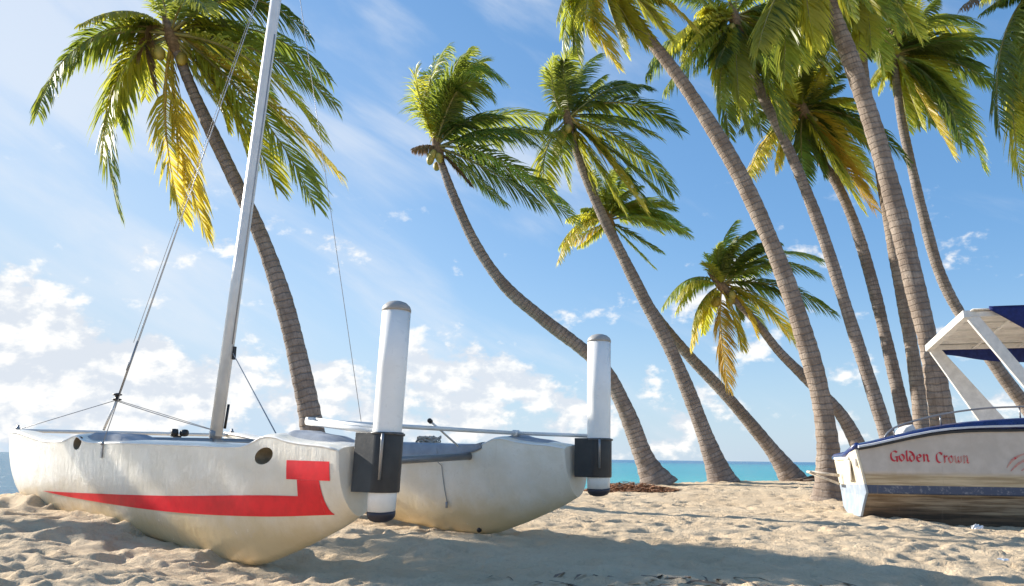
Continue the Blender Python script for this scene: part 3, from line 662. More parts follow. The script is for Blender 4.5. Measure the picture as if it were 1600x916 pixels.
# hand rail
mb = MB(); rl = [(.30, .03, 1.02), (.36, .04, 1.09), (.50, .05, 1.17), (.95, .05, 1.30), (1.5, .05, 1.385), (2.2, .05, 1.42), (3.4, .1, 1.5)]
mb.tube([tuple(p) for p in catmull(rl, 30)], .012, 8)
for s, zt in ((.42, 1.13), (.98, 1.305), (1.9, 1.405), (2.8, 1.46)): mb.tube([(s, .05, capt(s)-.01), (s, .05, zt)], .010, 8)
mb.build('hand_rail', DALU, boat)
mb = MB(); pts = [(.55, .40, .95), (.55, .40, 1.06), (.62, .40, 1.16), (.72, .40, 1.20), (.76, .40, 1.10), (.76, .40, .95)]; 
mb.add([(a, b-.12, c) for a, b, c in pts]+[(a, b+.25, c) for a, b, c in pts], [tuple(range(6)), tuple(range(6, 12))[::-1]]+[(j, (j+1) % 6, 6+(j+1) % 6, 6+j) for j in range(6)]); o = mb.build('seat_back', BWHITE, boat, .02); fix_normals(o)
# canopy: frame, struts, roof lining, canvas
ry = lambda v: 2.605-.125*v      # roof falls away slightly to the far side (the boat lists)
S0 = 1.42; can = MB()
A_ = lambda s, v, z=0: Vector((s, v, ry(v)+z+.015*(s-S0)))
def beam(mb, a, b, w_, h_, up=(0, 0, 1)):
    a = Vector(a); b = Vector(b); t = (b-a).normalized(); u_ = Vector(up); u_ = (u_-t*u_.dot(t)).normalized(); r_ = t.cross(u_); mb.box((a+b)/2, ((b-a).length, w_, h_), (t, r_, u_))
beam(can, A_(S0, .10), A_(S0, 1.85), .09, .10); beam(can, A_(S0, .14), A_(3.9, .14), .07, .07); beam(can, A_(S0, 1.81), A_(3.9, 1.81), .07, .07); beam(can, A_(3.9, .10), A_(3.9, 1.85), .09, .10)
cf = can.build('canopy_frame', BWHITE, boat, .008)
for v, zt in ((.14, 1.25), (1.81, 1.10)):
    mb = MB(); a = A_(S0+.02, v, .02); top = Vector(a)
    b1 = Vector((2.12 if v > 1 else 2.28, v, zt)); b2 = Vector((2.52 if v > 1 else 2.46, v, zt))
    vs = []; 
    for dy in (-.03, .03): vs += [a+Vector((-.05, dy, -.03)), a+Vector((.10, dy, .0)), b2+Vector((0, dy, 0)), b1+Vector((0, dy, 0))]
    mb.add(vs, [(0, 1, 2, 3), (7, 6, 5, 4), (0, 4, 5, 1), (1, 5, 6, 2), (2, 6, 7, 3), (3, 7, 4, 0)], 0, False); o = mb.build('canopy_strut', BWHITE, boat, .008); fix_normals(o)
mb = MB(); beam(mb, (3.9, .14, 1.3), A_(3.9, .14), .06, .06); beam(mb, (3.9, 1.81, 1.2), A_(3.9, 1.81), .06, .06); mb.build('front_post', BWHITE, boat)
mb = MB()
for v in (.5, .85, 1.2, 1.5): beam(mb, A_(S0+.05, v, -.01), A_(3.86, v, -.01), .05, .03)
for s in (2.0, 2.6, 3.2): beam(mb, A_(s, .17, -.035), A_(s, 1.78, -.035), .03, .02)
mb.build('roof_batten', BWHITE, boat)
mb = MB(); vs = []; ns = 14; nv = 8
for i in range(ns+1):
    for j in range(nv+1):
        s = S0+.06+(3.95-S0)*i/ns; v = .06+1.83*j/nv; vs.append(A_(s, v, .055+.03*math.sin(math.pi*j/nv)))
fs = [(i*(nv+1)+j, (i+1)*(nv+1)+j, (i+1)*(nv+1)+j+1, i*(nv+1)+j+1) for i in range(ns) for j in range(nv)]; mb.add(vs, fs); o = mb.build('roof_lining', BWHITE, boat); sm = o.modifiers.new('s', 'SOLIDIFY'); sm.thickness = .012
def valance(v, s0, s1, top, bot, nm):
    mb = MB(); vs = []; n = 24
    for i in range(n+1):
        s = s0+(s1-s0)*i/n; t = i/n
        for j in range(6):
            q = j/5; z = top(s)+(bot(t, s)-top(s))*q; vs.append((s, v+.02*math.sin(s*9+q*2)*q, z))
    mb.add(vs, [(i*6+j, i*6+j+1, (i+1)*6+j+1, (i+1)*6+j) for i in range(n) for j in range(5)]); o = mb.build(nm, CANVAS, boat); sm = o.modifiers.new('s', 'SOLIDIFY'); sm.thickness = .006
valance(.045, S0+.25, 3.9, lambda s: ry(0)+.075, lambda t, s: ry(0)+.075-min(.34, .05+.62*(s-S0-.25)), 'canvas_flap')
valance(1.87, S0+.12, 3.9, lambda s: ry(1.87)+.02, lambda t, s: ry(1.87)-.08-.13*math.sin(min(1, (s-S0)/1.15)*math.pi*.5)**2, 'canvas_flap')
mb = MB(); vs = []
for i in range(ns+1):
    for j in range(nv+1):
        s = S0+.30+(3.90-S0-.25)*i/ns; v = .04+1.84*j/nv; vs.append(A_(s, v, .075+.035*math.sin(math.pi*j/nv)))
mb.add(vs, fs); o = mb.build('canvas_roof', CANVAS, boat)
sm = o.modifiers.new('s', 'SOLIDIFY'); sm.thickness = .008

# ------------------------------------------------------------------ palms
def leaf_mat(name, c1, c2, tr, tf=.42):
    M, q, b = mat(name); t = q.n('ShaderNodeTexCoord').outputs['Object']; oi = q.n('ShaderNodeObjectInfo').outputs['Random']
    n = q.noise(t, 2.3, 5, .6); n2 = q.noise(t, 16, 3, .6)
    f = q.ramp(q.m('ADD', q.m('ADD', q.m('MULTIPLY', n, .6), q.m('MULTIPLY', n2, .4)), q.m('MULTIPLY', q.m('SUBTRACT', oi, .5), .3)), .3, .7)
    c = q.mix(f, c1, c2); q.set(b.inputs['Base Color'], c); b.inputs['Roughness'].default_value = .42; b.inputs['Specular IOR Level'].default_value = .45
    T = q.n('ShaderNodeBsdfTranslucent'); q.set(T.inputs[0], q.mix(f, tuple(x*.75 for x in tr), tr))
    mx = q.n('ShaderNodeMixShader'); mx.inputs[0].default_value = tf; q.nt.links.new(b.outputs[0], mx.inputs[1]); q.nt.links.new(T.outputs[0], mx.inputs[2])
    q.nt.links.new(mx.outputs[0], q.nt.nodes['Material Output'].inputs[0]); return M
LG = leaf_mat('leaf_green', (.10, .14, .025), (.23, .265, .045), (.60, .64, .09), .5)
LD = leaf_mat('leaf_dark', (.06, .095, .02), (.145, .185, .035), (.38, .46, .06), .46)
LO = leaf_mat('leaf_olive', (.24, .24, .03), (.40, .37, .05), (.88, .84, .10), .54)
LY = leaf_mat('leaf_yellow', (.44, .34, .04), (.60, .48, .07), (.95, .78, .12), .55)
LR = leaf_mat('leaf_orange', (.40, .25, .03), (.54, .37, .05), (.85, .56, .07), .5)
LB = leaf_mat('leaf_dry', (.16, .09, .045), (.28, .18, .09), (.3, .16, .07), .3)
LMAT = {'g': LG, 'd': LD, 'o': LO, 'y': LY, 'r': LR, 'b': LB}
RACH = painted('rachis', (.26, .23, .07), .5, .3, 8); RACHY = painted('rachis_yellow', (.50, .33, .06), .5, .2, 8); FIB = painted('leaf_sheath', (.20, .13, .07), .9, .4, 18, bump=.8, bscale=40)
NUT = painted('coconut_husk', (.34, .27, .05), .5, .3, 6)
def trunk_mat(name, ca, cb, cc):
    M, q, b = mat(name); uv = q.n('ShaderNodeUVMap').outputs[0]; t = q.n('ShaderNodeTexCoord').outputs['Object']; s = q.n('ShaderNodeSeparateXYZ'); q.nt.links.new(uv, s.inputs[0])
    warp = q.m('ADD', s.outputs[1], q.m('MULTIPLY', q.noise(t, 2.2, 4), .16)); fr = q.m('FRACT', q.m('MULTIPLY', warp, 9.0))
    ring = q.m('MAXIMUM', q.ramp(fr, .80, .97), q.ramp(fr, .10, .0))
    n = q.noise(t, 3.2, 7, .65); n2 = q.noise(t, 30, 6, .7)
    vert = q.noise(q.comb(q.m('MULTIPLY', s.outputs[0], 30), q.m('MULTIPLY', s.outputs[1], 1.6)), 1, 5, .6)
    c = q.mix(q.ramp(n, .35, .68), ca, cb); c = q.mix(q.m('MULTIPLY', q.ramp(vert, .45, .7), .6), c, cc)
    c = q.mix(q.m('MULTIPLY', q.m('MULTIPLY', ring, q.ramp(n, .3, .65)), .42), c, tuple(x*.42 for x in ca)); c = q.mix(q.m('MULTIPLY', q.ramp(n2, .52, .70), .65), c, tuple(x*.5 for x in ca))
    q.set(b.inputs['Base Color'], c); b.inputs['Roughness'].default_value = .9; b.inputs['Specular IOR Level'].default_value = .2
    bp = q.n('ShaderNodeBump'); bp.inputs['Strength'].default_value = .8; bp.inputs['Distance'].default_value = .02
    q.set(bp.inputs['Height'], q.m('SUBTRACT', q.m('ADD', n2, q.m('MULTIPLY', vert, .6)), q.m('MULTIPLY', ring, .9))); q.nt.links.new(bp.outputs[0], b.inputs['Normal'])
    return M
TRA = trunk_mat('bark_grey', (.215, .175, .15), (.35, .295, .26), (.16, .125, .10)); TRB = trunk_mat('bark_warm', (.23, .18, .145), (.38, .315, .26), (.17, .13, .10))
WIND = Vector((.9, -.25, .12))
def frond(parent, B, K, T, kind, rs, seg=16, nl=84, lscale=1.0, name='frond', droop=None, wind=.35):
    """B, K, T: base, control and tip of the midrib (world)"""
    B, K, T = Vector(B), Vector(K), Vector(T)
    L = ((K-B).length+(T-K).length+(T-B).length)/2
    P_ = lambda t: B*(1-t)**2+K*2*t*(1-t)+T*t*t
    D_ = lambda t: ((K-B)*(1-t)+(T-K)*t).normalized()
    mb = MB(); pts = [P_(i/seg) for i in range(seg+1)]
    mb.tube(pts, [max(.004, .026*(1-i/seg)**1.1*min(1.3, L/2.6)+.003) for i in range(seg+1)], 5, 0)
    dr = droop if droop is not None else rs.uniform(.35, .75)
    side0 = None; ll = .27*L*lscale if L > 1.2 else .3*L; ll = min(max(ll, .32), .95)
    vs = []; fs = []
    roll = rs.uniform(-.5, .5)
    for side in (1, -1):
        for i in range(nl):
            t = .13+.87*(i+rs.uniform(-.25, .25))/nl; t = min(max(t, .1), .995)
            p = P_(t); d = D_(t); up = Vector((0, 0, 1)); up = up-d*up.dot(d)
            if up.length < .15:
                up = Vector((-.6, -.5, .3)); up = up-d*up.dot(d)
            up.normalize(); sv = d.cross(up)*side
            up2 = (up*math.cos(roll)+d.cross(up)*math.sin(roll)); sv = d.cross(up2)*side
            prof = (min(1, (t-.05)/.22)**.6)*(1-max(0, (t-.55)/.45)**1.7*.62)
            l = ll*prof*rs.uniform(.82, 1.1)
            fw = .45+.55*t
            dirv = (sv*(1-.35*t)+d*fw+up2*.12+Vector((0, 0, -1))*dr*.55+WIND*wind*rs.uniform(.6, 1.3)+Vector((rs.gauss(0, .09), rs.gauss(0, .09), rs.gauss(0, .09)))).normalized()
            d2 = (dirv+Vector((0, 0, -1))*dr*.85+WIND*wind*.5).normalized(); d3 = (d2+Vector((0, 0, -1))*dr*.6).normalized()
            wv = d-dirv*d.dot(dirv)
            if wv.length < .1: wv = up2-dirv*up2.dot(dirv)
            wv.normalize(); wv = (wv+dirv.cross(wv)*rs.uniform(-.6, .6)).normalized()
            wd = (.0125+.005*L/3)*rs.uniform(.8, 1.2)*(.8 if t > .85 else 1)
            p1 = p+dirv*l*.36; p2 = p1+d2*l*.36; p3 = p2+d3*l*.3; b = len(vs)
            vs += [p-wv*wd*.45, p+wv*wd*.45, p1-wv*wd, p1+wv*wd, p2-wv*wd*.75, p2+wv*wd*.75, p3]
            fs += [(b, b+1, b+3, b+2), (b+2, b+3, b+5, b+4), (b+4, b+5, b+6)]
    mb.add(vs, fs, 1, True)
    off = Vector(parent.location); mb.v = [tuple(Vector(q)-off) for q in mb.v]
    return mb.build(name, [RACHY if kind in 'yr' else RACH, LMAT[kind]], parent)
def palm(label, D, trunk, crown, fronds, tm=TRA, seed=1, nuts=0, fill=5, fillL=2.4, crownD=None, nl=84, fillk='gdo', baseground=True, lsc=1.0, filldir=None, bole=1.0, sheath=True, dens=.35):
    rs = random.Random(seed); cD = crownD or D
    # trunk list runs base -> crown: (x, y, width in photo px)
    n = len(trunk); pts = []
    for i, (x, y, wp) in enumerate(trunk):
        Y = D+(cD-D)*(i/(n-1))**1.4; p = at(x, y, Y); pts.append((*p, wp*(.92 if i == 0 else .81)/2*Y/FPX))
    if baseground:
        x, y, z, r = pts[0]; g_ = gz(x, y)
        if z-g_ > .25:
            dx, dz = pts[0][0]-pts[1][0], pts[0][2]-pts[1][2]; k = (z-g_)/max(.05, abs(dz))*.75; pts.insert(0, (x+dx*k, y, g_-.12, r*1.35))
        else: pts[0] = (x, y, g_-.12, r*1.05)
    cp = at(*crown, cD)
    pts.append((*cp, pts[-1][3]*.85)); pc = catmull(pts, 70*3)
    root = empty('coconut_palm', (pc[0][0], pc[0][1], gz(pc[0][0], pc[0][1]))); tag(root, label, 'palm tree', 'coconut palms along the beach'); off = Vector(root.location)
    pv = [Vector(q[:3])-off for q in pc]; L = 0; rad = []
    for i, q in enumerate(pc):
        if i: L += (pv[i]-pv[i-1]).length
        base_f = 1+.28*bole*math.exp(-L/.35)
        rad.append(q[3]*base_f*(1+.022*math.sin(L*2*math.pi*9/2)+.02*rs.uniform(-1, 1)+.035*math.sin(L*1.9+seed)+.025*math.sin(L*4.3+seed*2)))
    mb = MB(); mb.tube(pv, rad, 18, uv=True); t = mb.build('trunk', tm, root)
    top = pv[-1]; ax = (pv[-1]-pv[-8]).normalized()
    if sheath:
        mb = MB(); rt = pc[-1][3]; mb.lathe([(rt*.9, -.35), (rt*1.25, -.2), (rt*1.6, -.02), (rt*1.35, .2), (rt*.6, .45), (.01, .6)], 12, org=top, ax=ax); sh = mb.build('leaf_sheath', FIB, root)
        for i in range(9):
            pass
    Bw = Vector(cp)+ax*.12
    for fr in fronds:
        kx, ky, tx, ty, kind = fr[:5]; dd = fr[5] if len(fr) > 5 else None
        ln = math.hypot(tx-crown[0], ty-crown[1])*cD/FPX; dY = dd if dd is not None else rs.uniform(-.45, .35)*ln
        K = at(kx, ky, cD+dY*.5); T = at(tx, ty, cD+dY)
        b0 = Bw+Vector((rs.uniform(-.06, .06), rs.uniform(-.06, .06), rs.uniform(-.08, .08)))
        frond(root, b0, K, T, kind, rs, nl=nl, lscale=lsc)
    for fr in list(fronds)*(2 if dens > .9 and seed != 6 else 1):   # younger and older neighbours of the same whorl
        if rs.random() > dens or fr[4] in 'b': continue
        kx, ky, tx, ty, kind = fr[:5]; q = rs.uniform(.62, .95); jx, jy = rs.uniform(-28, 28), rs.uniform(-22, 22); cx_, cy_ = crown
        kx, ky, tx, ty = cx_+(kx-cx_)*q+jx*.4, cy_+(ky-cy_)*q+jy*.4, cx_+(tx-cx_)*q+jx, cy_+(ty-cy_)*q+jy
        ln = math.hypot(tx-cx_, ty-cy_)*cD/FPX; dY = rs.uniform(-.5, .5)*ln
        frond(root, Bw+Vector((rs.uniform(-.06, .06), rs.uniform(-.06, .06), rs.uniform(-.08, .08))), at(kx, ky, cD+dY*.5), at(tx, ty, cD+dY), 'o' if kind in 'yr' and rs.random() < .5 else rs.choice([kind, 'g', 'o', 'd']), rs, nl=nl, lscale=lsc*.95)
    for i in range(fill):
        a = (i+rs.uniform(0, .8))/max(1, fill)*2*math.pi; e = rs.uniform(.1, 1.1); Lf = fillL*rs.uniform(.8, 1.1)
        h = Vector((math.cos(a), math.sin(a), 0)); 
        if filldir is not None: h = (h+Vector(filldir)*.7).normalized()
        K = Bw+h*Lf*.45*math.cos(e*.6)+Vector((0, 0, Lf*.5*math.sin(e))); T = Bw+h*Lf*.95+WIND*Lf*.12+Vector((0, 0, Lf*(.25*math.sin(e)-.45)))
        frond(root, Bw, K, T, rs.choice(fillk), rs, nl=nl, lscale=lsc)
    # hanging fibre and old stalks
    for i in range(nuts):
        a = rs.uniform(0, 6.28); rr = rs.uniform(.16, .30); p = top+Vector((math.cos(a)*rr, math.sin(a)*rr, -.12-rs.uniform(0, .3)))
        mb = MB(); mb.lathe([(.01, -.13), (.06, -.10), (.09, -.03), (.095, .03), (.06, .10), (.012, .13)], 12, org=p, ax=(rs.uniform(-.3, .3), rs.uniform(-.3, .3), 1)); mb.tube([p+Vector((0, 0, .12)), top], .008, 5)
        mb.build('coconut', NUT, root)
    return root
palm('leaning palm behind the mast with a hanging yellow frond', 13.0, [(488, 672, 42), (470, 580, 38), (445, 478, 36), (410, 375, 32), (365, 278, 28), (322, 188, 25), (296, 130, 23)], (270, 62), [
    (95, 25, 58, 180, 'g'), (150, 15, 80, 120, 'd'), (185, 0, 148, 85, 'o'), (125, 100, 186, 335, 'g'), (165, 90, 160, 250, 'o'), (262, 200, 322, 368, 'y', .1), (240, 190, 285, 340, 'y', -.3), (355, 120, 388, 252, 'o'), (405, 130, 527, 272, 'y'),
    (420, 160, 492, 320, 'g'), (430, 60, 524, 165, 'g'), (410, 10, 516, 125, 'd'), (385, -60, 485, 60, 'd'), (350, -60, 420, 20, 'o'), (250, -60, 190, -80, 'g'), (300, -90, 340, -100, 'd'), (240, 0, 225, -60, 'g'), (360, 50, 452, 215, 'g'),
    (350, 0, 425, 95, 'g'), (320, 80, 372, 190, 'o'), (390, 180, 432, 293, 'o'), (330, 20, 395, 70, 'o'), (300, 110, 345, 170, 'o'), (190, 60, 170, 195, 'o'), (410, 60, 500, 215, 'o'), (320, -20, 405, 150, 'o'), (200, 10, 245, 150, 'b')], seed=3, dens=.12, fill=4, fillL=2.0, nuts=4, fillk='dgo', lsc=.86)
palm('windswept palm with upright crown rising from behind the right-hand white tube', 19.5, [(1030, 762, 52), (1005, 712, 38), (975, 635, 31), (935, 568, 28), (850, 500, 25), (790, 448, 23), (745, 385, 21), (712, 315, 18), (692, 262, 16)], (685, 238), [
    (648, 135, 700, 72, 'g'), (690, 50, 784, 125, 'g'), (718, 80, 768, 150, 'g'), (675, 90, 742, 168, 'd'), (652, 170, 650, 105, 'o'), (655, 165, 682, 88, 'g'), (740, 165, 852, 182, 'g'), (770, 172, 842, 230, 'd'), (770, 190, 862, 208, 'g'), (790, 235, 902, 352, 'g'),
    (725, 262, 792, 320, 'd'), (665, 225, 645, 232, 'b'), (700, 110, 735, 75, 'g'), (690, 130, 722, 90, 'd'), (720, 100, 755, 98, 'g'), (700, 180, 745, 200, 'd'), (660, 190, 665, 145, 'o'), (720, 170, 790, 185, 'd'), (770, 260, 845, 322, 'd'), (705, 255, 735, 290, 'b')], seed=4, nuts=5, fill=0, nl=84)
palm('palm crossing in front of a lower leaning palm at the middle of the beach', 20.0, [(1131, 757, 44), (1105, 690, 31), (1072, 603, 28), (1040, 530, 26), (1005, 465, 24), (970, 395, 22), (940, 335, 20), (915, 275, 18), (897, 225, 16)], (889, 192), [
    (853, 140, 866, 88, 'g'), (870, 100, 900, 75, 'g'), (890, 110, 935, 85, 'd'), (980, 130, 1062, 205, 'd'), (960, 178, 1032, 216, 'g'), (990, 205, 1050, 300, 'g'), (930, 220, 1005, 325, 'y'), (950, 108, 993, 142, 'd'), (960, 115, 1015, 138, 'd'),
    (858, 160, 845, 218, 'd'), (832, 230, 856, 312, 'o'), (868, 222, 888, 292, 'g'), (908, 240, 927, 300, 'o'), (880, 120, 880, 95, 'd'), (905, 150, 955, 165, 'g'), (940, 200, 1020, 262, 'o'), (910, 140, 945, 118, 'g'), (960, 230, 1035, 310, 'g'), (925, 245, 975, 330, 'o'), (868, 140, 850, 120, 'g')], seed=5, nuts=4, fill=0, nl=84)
palm('palm whose trunk passes behind another and ends by driftwood', 22.0, [(1247, 755, 40), (1205, 702, 27), (1132, 615, 23), (1080, 560, 21), (1042, 515, 19), (1000, 455, 17), (970, 395, 15)], (953, 350), [
    (900, 332, 872, 408, 'y'), (1010, 325, 1078, 368, 'o'), (975, 372, 1022, 418, 'o'), (1000, 298, 1054, 326, 'g'), (958, 300, 1002, 290, 'g'), (920, 330, 886, 343, 'o'), (935, 300, 925, 268, 'g'), (965, 290, 980, 262, 'd'), (990, 300, 1035, 345, 'd'), (925, 360, 880, 380, 'y'), (940, 300, 958, 265, 'g')], seed=6, dens=1.0, fill=0, nl=84)
palm('short palm with golden drooping fronds seen left of the thick dark-footed trunk', 20.5, [(1345, 705, 26), (1312, 645, 24), (1260, 592, 20), (1218, 550, 17), (1185, 508, 15), (1155, 475, 15)], (1132, 452), [
    (1072, 412, 1035, 480, 'g'), (1080, 425, 1056, 488, 'o'), (1088, 468, 1078, 545, 'y'), (1120, 515, 1139, 608, 'r', 0), (1165, 470, 1182, 525, 'y'), (1192, 458, 1243, 538, 'y'), (1220, 428, 1302, 490, 'd'), (1210, 385, 1282, 432, 'g'), (1200, 368, 1279, 407, 'g'),
    (1118, 415, 1124, 380, 'g'), (1112, 388, 1150, 345, 'g'), (1140, 368, 1182, 360, 'g'), (1160, 372, 1216, 378, 'd'), (1112, 420, 1102, 412, 'o'), (1190, 430, 1242, 472, 'd'), (1180, 405, 1225, 410, 'g'), (1150, 395, 1195, 390, 'd'), (1125, 400, 1150, 370, 'd'), (1150, 500, 1160, 545, 'y'), (1105, 470, 1098, 520, 'o'), (1170, 450, 1215, 500, 'o')], seed=7, nuts=5, fill=0, nl=84)
palm('thick curved palm with a dark bulging foot beside the motorboat stern', 14.3, [(1298, 785, 58), (1297, 764, 56), (1295, 735, 47), (1293, 690, 40), (1280, 610, 38), (1255, 520, 36), (1225, 430, 34), (1190, 345, 34), (1155, 272, 33), (1110, 195, 30), (1060, 120, 27), (1010, 55, 24), (970, 0, 22)], (942, -45), [
    (878, -25, 882, 82, 'g'), (905, 15, 963, 104, 'y', -.3), (948, 0, 979, 84, 'o'), (900, 20, 925, 70, 'o'), (1020, -25, 1083, 40, 'y'), (1000, -10, 1048, 62, 'o'), (1040, -50, 1110, 5, 'g'), (890, -60, 870, 30, 'g'), (990, -80, 1050, -60, 'g'), (930, -110, 960, -150, 'g'), (960, 10, 1010, 70, 'o'), (880, 0, 905, 92, 'g')], seed=8, dens=.25, fill=1, fillL=2.0, bole=.6, tm=TRB)
palm('slim palm right of the thick curved trunk, its crown at the top picture edge', 18.5, [(1388, 690, 27), (1360, 600, 25), (1325, 490, 24), (1290, 380, 23), (1257, 292, 22), (1226, 220, 21), (1195, 158, 20), (1168, 90, 20)], (1150, 36), [
    (1085, 15, 1044, 72, 'o'), (1060, 30, 1009, 118, 'd'), (1088, 60, 1037, 142, 'g'), (1110, 60, 1126, 140, 'o'), (1122, 110, 1140, 215, 'g'), (1115, 20, 1100, 15, 'o'), (1080, -20, 1020, -5, 'g'), (1200, 30, 1240, 150, 'o'), (1210, 10, 1262, 95, 'g'), (1190, 80, 1222, 205, 'd'), (1160, 100, 1190, 205, 'd'),
    (1230, -20, 1290, 60, 'd'), (1180, -40, 1240, -30, 'g'), (1150, -50, 1130, -60, 'g'), (1190, 50, 1210, 130, 'g'), (1150, 90, 1160, 170, 'o'), (1130, 60, 1100, 100, 'd'), (1240, 20, 1300, 120, 'd')], seed=9, dens=.95, nuts=4, fill=0)
palm('slim palm with a bushy mid-height crown between two taller trunks', 19.5, [(1418, 680, 25), (1396, 580, 24), (1365, 450, 23), (1335, 350, 21), (1306, 285, 20), (1280, 245, 18)], (1256, 178), [
    (1190, 155, 1155, 205, 'd'), (1188, 205, 1166, 284, 'y', -.5), (1248, 225, 1257, 292, 'd'), (1290, 218, 1366, 326, 'r'), (1308, 200, 1347, 302, 'y'), (1312, 168, 1363, 238, 'd'), (1330, 155, 1418, 252, 'd'), (1220, 120, 1200, 92, 'g'), (1255, 110, 1262, 80, 'd'), (1290, 120, 1312, 98, 'd'), (1205, 150, 1178, 132, 'o'), (1300, 150, 1346, 170, 'o'),
    (1275, 130, 1290, 100, 'o'), (1225, 200, 1215, 250, 'g'), (1280, 210, 1320, 290, 'o'), (1290, 190, 1345, 262, 'o'), (1235, 140, 1225, 105, 'g'), (1240, 110, 1220, 60, 'd'), (1270, 100, 1280, 50, 'o')], seed=10, dens=.95, nuts=3, fill=0)
palm('pale slim palm half hidden behind the tallest broad trunk', 19.0, [(1443, 690, 27), (1430, 580, 26), (1408, 450, 25), (1388, 340, 23), (1368, 220, 20), (1350, 110, 18), (1342, 0, 17)], (1338, -50), [
    (1290, -10, 1262, 62, 'd'), (1270, -40, 1212, 60, 'g'), (1300, 20, 1292, 112, 'o'), (1370, -20, 1402, 62, 'o'), (1360, 30, 1382, 108, 'g'), (1400, -60, 1450, 0, 'd'), (1320, 20, 1312, 75, 'o'), (1250, -60, 1190, 0, 'g'), (1350, 10, 1340, 90, 'o'), (1300, -20, 1240, 110, 'o'), (1390, -30, 1440, 60, 'o')], seed=11, dens=.95, fill=2, fillL=2.3, tm=TRB)
palm('tallest broad trunk standing beside the boat canopy, crown out of the picture', 13.6, [(1476, 680, 41), (1456, 560, 39), (1430, 450, 38), (1401, 330, 38), (1371, 220, 37), (1335, 110, 34), (1305, 30, 32), (1288, -20, 30)], (1268, -85), [
    (1220, -60, 1190, 30, 'g'), (1240, -20, 1252, 105, 'o'), (1215, -20, 1200, 105, 'd'), (1300, -70, 1335, 25, 'g'), (1225, 0, 1225, 120, 'g'), (1190, -80, 1150, -20, 'g'), (1320, -110, 1400, -50, 'g'), (1250, -10, 1275, 70, 'o'), (1200, 0, 1185, 75, 'o'), (1320, -60, 1370, 20, 'o')], seed=12, dens=.95, fill=3, fillL=2.2, tm=TRB)
palm('slender far palm passing behind the canopy, brown dry fibre in its crown', 22.0, [(1625, 668, 26), (1560, 578, 24), (1500, 490, 22), (1466, 420, 21), (1441, 330, 20), (1421, 245, 18), (1409, 190, 17), (1402, 140, 16)], (1397, 92), [
    (1450, -5, 1532, 40, 'g'), (1480, 52, 1575, 68, 'd'), (1490, 85, 1556, 132, 'd'), (1500, 120, 1536, 264, 'o'), (1470, 120, 1490, 222, 'd'), (1430, 128, 1489, 244, 'y'), (1440, 140, 1497, 212, 'o'), (1410, 140, 1420, 205, 'o'), (1370, 90, 1331, 62, 'd'), (1372, 110, 1352, 142, 'o'), (1440, 20, 1462, 0, 'd'), (1410, 20, 1422, -30, 'd'),
    (1380, 110, 1372, 145, 'o'), (1460, 90, 1502, 165, 'o'), (1440, 60, 1500, 70, 'd'), (1450, 100, 1475, 170, 'b'), (1385, 50, 1360, 30, 'b'), (1410, 50, 1400, 20, 'b'), (1425, 80, 1440, 130, 'b'), (1370, 60, 1345, 50, 'b'), (1460, 30, 1515, 100, 'd')], seed=13, dens=.95, nuts=8, fill=0)
palm('palm at the right edge of the picture of which only hanging fronds are seen', 16.5, [(1900, 690, 30), (1830, 500, 28), (1740, 260, 24), (1665, 60, 21)], (1630, -20), [
    (1556, 100, 1597, 278, 'o', -.4), (1540, 40, 1562, 200, 'd'), (1570, -10, 1532, 22, 'd'), (1590, 90, 1640, 240, 'd'), (1560, -40, 1502, 12, 'b'), (1600, 60, 1580, 180, 'g'), (1575, 60, 1600, 210, 'd'), (1700, -60, 1770, 60, 'g'), (1660, 60, 1690, 200, 'o'), (1600, -80, 1590, -120, 'g')], seed=14, dens=.95, fill=3, fillL=2.2)

def shade_palm(label, base, mid, top, seed, nfr=26, Lf=2.9):
    rs = random.Random(seed); pc = catmull([base, mid, top], 80); root = empty('coconut_palm', (base[0], base[1], gz(base[0], base[1]))); off = Vector(root.location); tag(root, label, 'palm tree', 'coconut palms along the beach')
    pv = [Vector(q)-off for q in pc]; mb = MB(); mb.tube(pv, [.21-.09*i/79+.12*math.exp(-i/5) for i in range(80)], 16, uv=True); mb.build('trunk', TRA, root)
    mb = MB(); mb.lathe([(.1, -.35), (.16, -.1), (.2, .1), (.08, .5)], 10, org=pv[-1]); mb.build('leaf_sheath', FIB, root); B = Vector(top)
    for i in range(nfr):
        a = i*2.399+rs.uniform(-.2, .2); e = -.5+1.5*((i*.618) % 1); h = Vector((math.cos(a), math.sin(a), 0)); L_ = Lf*rs.uniform(.85, 1.1)
        K = B+h*L_*.5+Vector((0, 0, L_*.42*math.sin(e)+.2)); T = B+h*L_*.95+Vector((0, 0, L_*(.35*math.sin(e)-.25)))+WIND*.3
        frond(root, B, K, T, rs.choice('gdo'), rs, nl=64, lscale=1.1)
shade_palm('unseen palm added beyond the left edge of the picture to shade the foreground', (-7.6, 4.6, -.1), (-8.5, 7.8, 1.5), (-9.28, 10.65, 4.52), 31, 34, 1.75)  # out-of-view palm, added so its crown shades foreground sand and catamaran
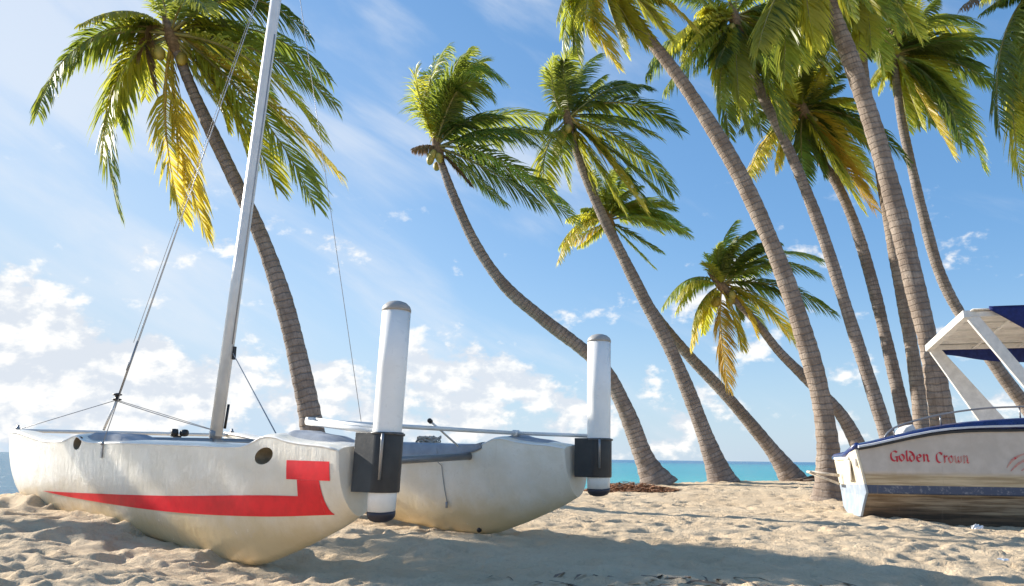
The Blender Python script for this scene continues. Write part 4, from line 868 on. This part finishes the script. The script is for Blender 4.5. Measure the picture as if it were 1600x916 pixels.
# ------------------------------------------------------------------ small things on the sand
def leafpile(name, label, cx, cy, rx, ry_, n, col, hgt=.05, cat_='dry leaves'):
    mb = MB(); rs = random.Random(5)
    for i in range(n):
        a = rs.uniform(0, 6.28); r = math.sqrt(rs.random()); x = cx+rx*r*math.cos(a); y = cy+ry_*r*math.sin(a); z = float(ground(np.array([x]), np.array([y]))[0])+rs.uniform(.005, hgt*(1-r)+.012)
        an = rs.uniform(0, 6.28); l = rs.uniform(.04, .16); wd = rs.uniform(.006, .018); d = Vector((math.cos(an), math.sin(an), rs.uniform(-.2, .3))); s = Vector((-math.sin(an), math.cos(an), rs.uniform(-.4, .4)))*wd; p = Vector((x, y, z))
        mb.add([p-d*l-s*.4, p-d*l+s*.4, p+s+Vector((0, 0, .012)), p-s+Vector((0, 0, .012)), p+d*l], [(0, 1, 2, 3), (3, 2, 4)])
    o = mb.build(name, col); tag(o, label, cat_, kind='stuff'); return o
DRY = painted('dry_leaf', (.36, .17, .08), .8, .5, 9); TW = painted('twig', (.07, .05, .04), .9, .4, 9)
pb = at(985, 772, 16.6); leafpile('leaf_litter', 'rust-brown dry leaf litter below the windswept palm', pb.x-.05, 16.5, .95, .8, 2600, DRY, .17)
leafpile('leaf_debris', 'scattered dark leaf crumbs and twigs in the foreground shade', 1.2, 4.75, 1.4, .25, 60, painted('leaf_crumb', (.15, .11, .08), .9, .5, 9), .004, 'debris')
# driftwood at the foot of the right-most waterline palm
mb = MB(); p0 = at(1252, 752, 21.5)
for i in range(9):
    rs = random.Random(i); a = Vector((p0.x+rs.uniform(-.2, .35), 21.4+rs.uniform(-.3, .3), gz(p0.x, 21.4)+.03)); b = a+Vector((rs.uniform(.2, .7), rs.uniform(-.3, .3), rs.uniform(.02, .16))); c = b+Vector((rs.uniform(.0, .3), 0, rs.uniform(-.1, .02))); mb.tube([a, b, c], [.03, .025, .01], 6)
tag(mb.build('driftwood', TW), 'dark tangle of driftwood at the foot of a leaning palm by the water', 'driftwood')
def crumple(name, label, x, y, r, mt, cat_, flat=.4, seed=1):
    bm = bmesh.new(); bmesh.ops.create_icosphere(bm, subdivisions=3, radius=1); rs = random.Random(seed)
    for v in bm.verts:
        k = 1+rs.uniform(-.28, .28); v.co = Vector((v.co.x*r*k, v.co.y*r*.6*k, v.co.z*r*flat*k))
    me = bpy.data.meshes.new(name); bm.to_mesh(me); bm.free(); me.materials.append(mt); o = bpy.data.objects.new(name, me); C.objects.link(o); o.location = (x, y, float(ground(np.array([x]), np.array([y]))[0])+r*flat*.4); tag(o, label, cat_); return o
CR = painted('crumpled_white', (.75, .77, .8), .5, .1, 12)
q = at(1527, 823, 9.9); crumple('plastic_bag', 'small crumpled white bag on the sand under the motorboat', q.x, 9.9, .07, CR, 'bag', .7)
q = at(1565, 866, 6.3); crumple('paper_scrap', 'pale crumpled paper scrap on the sand in front of the motorboat', q.x, 6.3, .05, CR, 'litter', .3, 2)
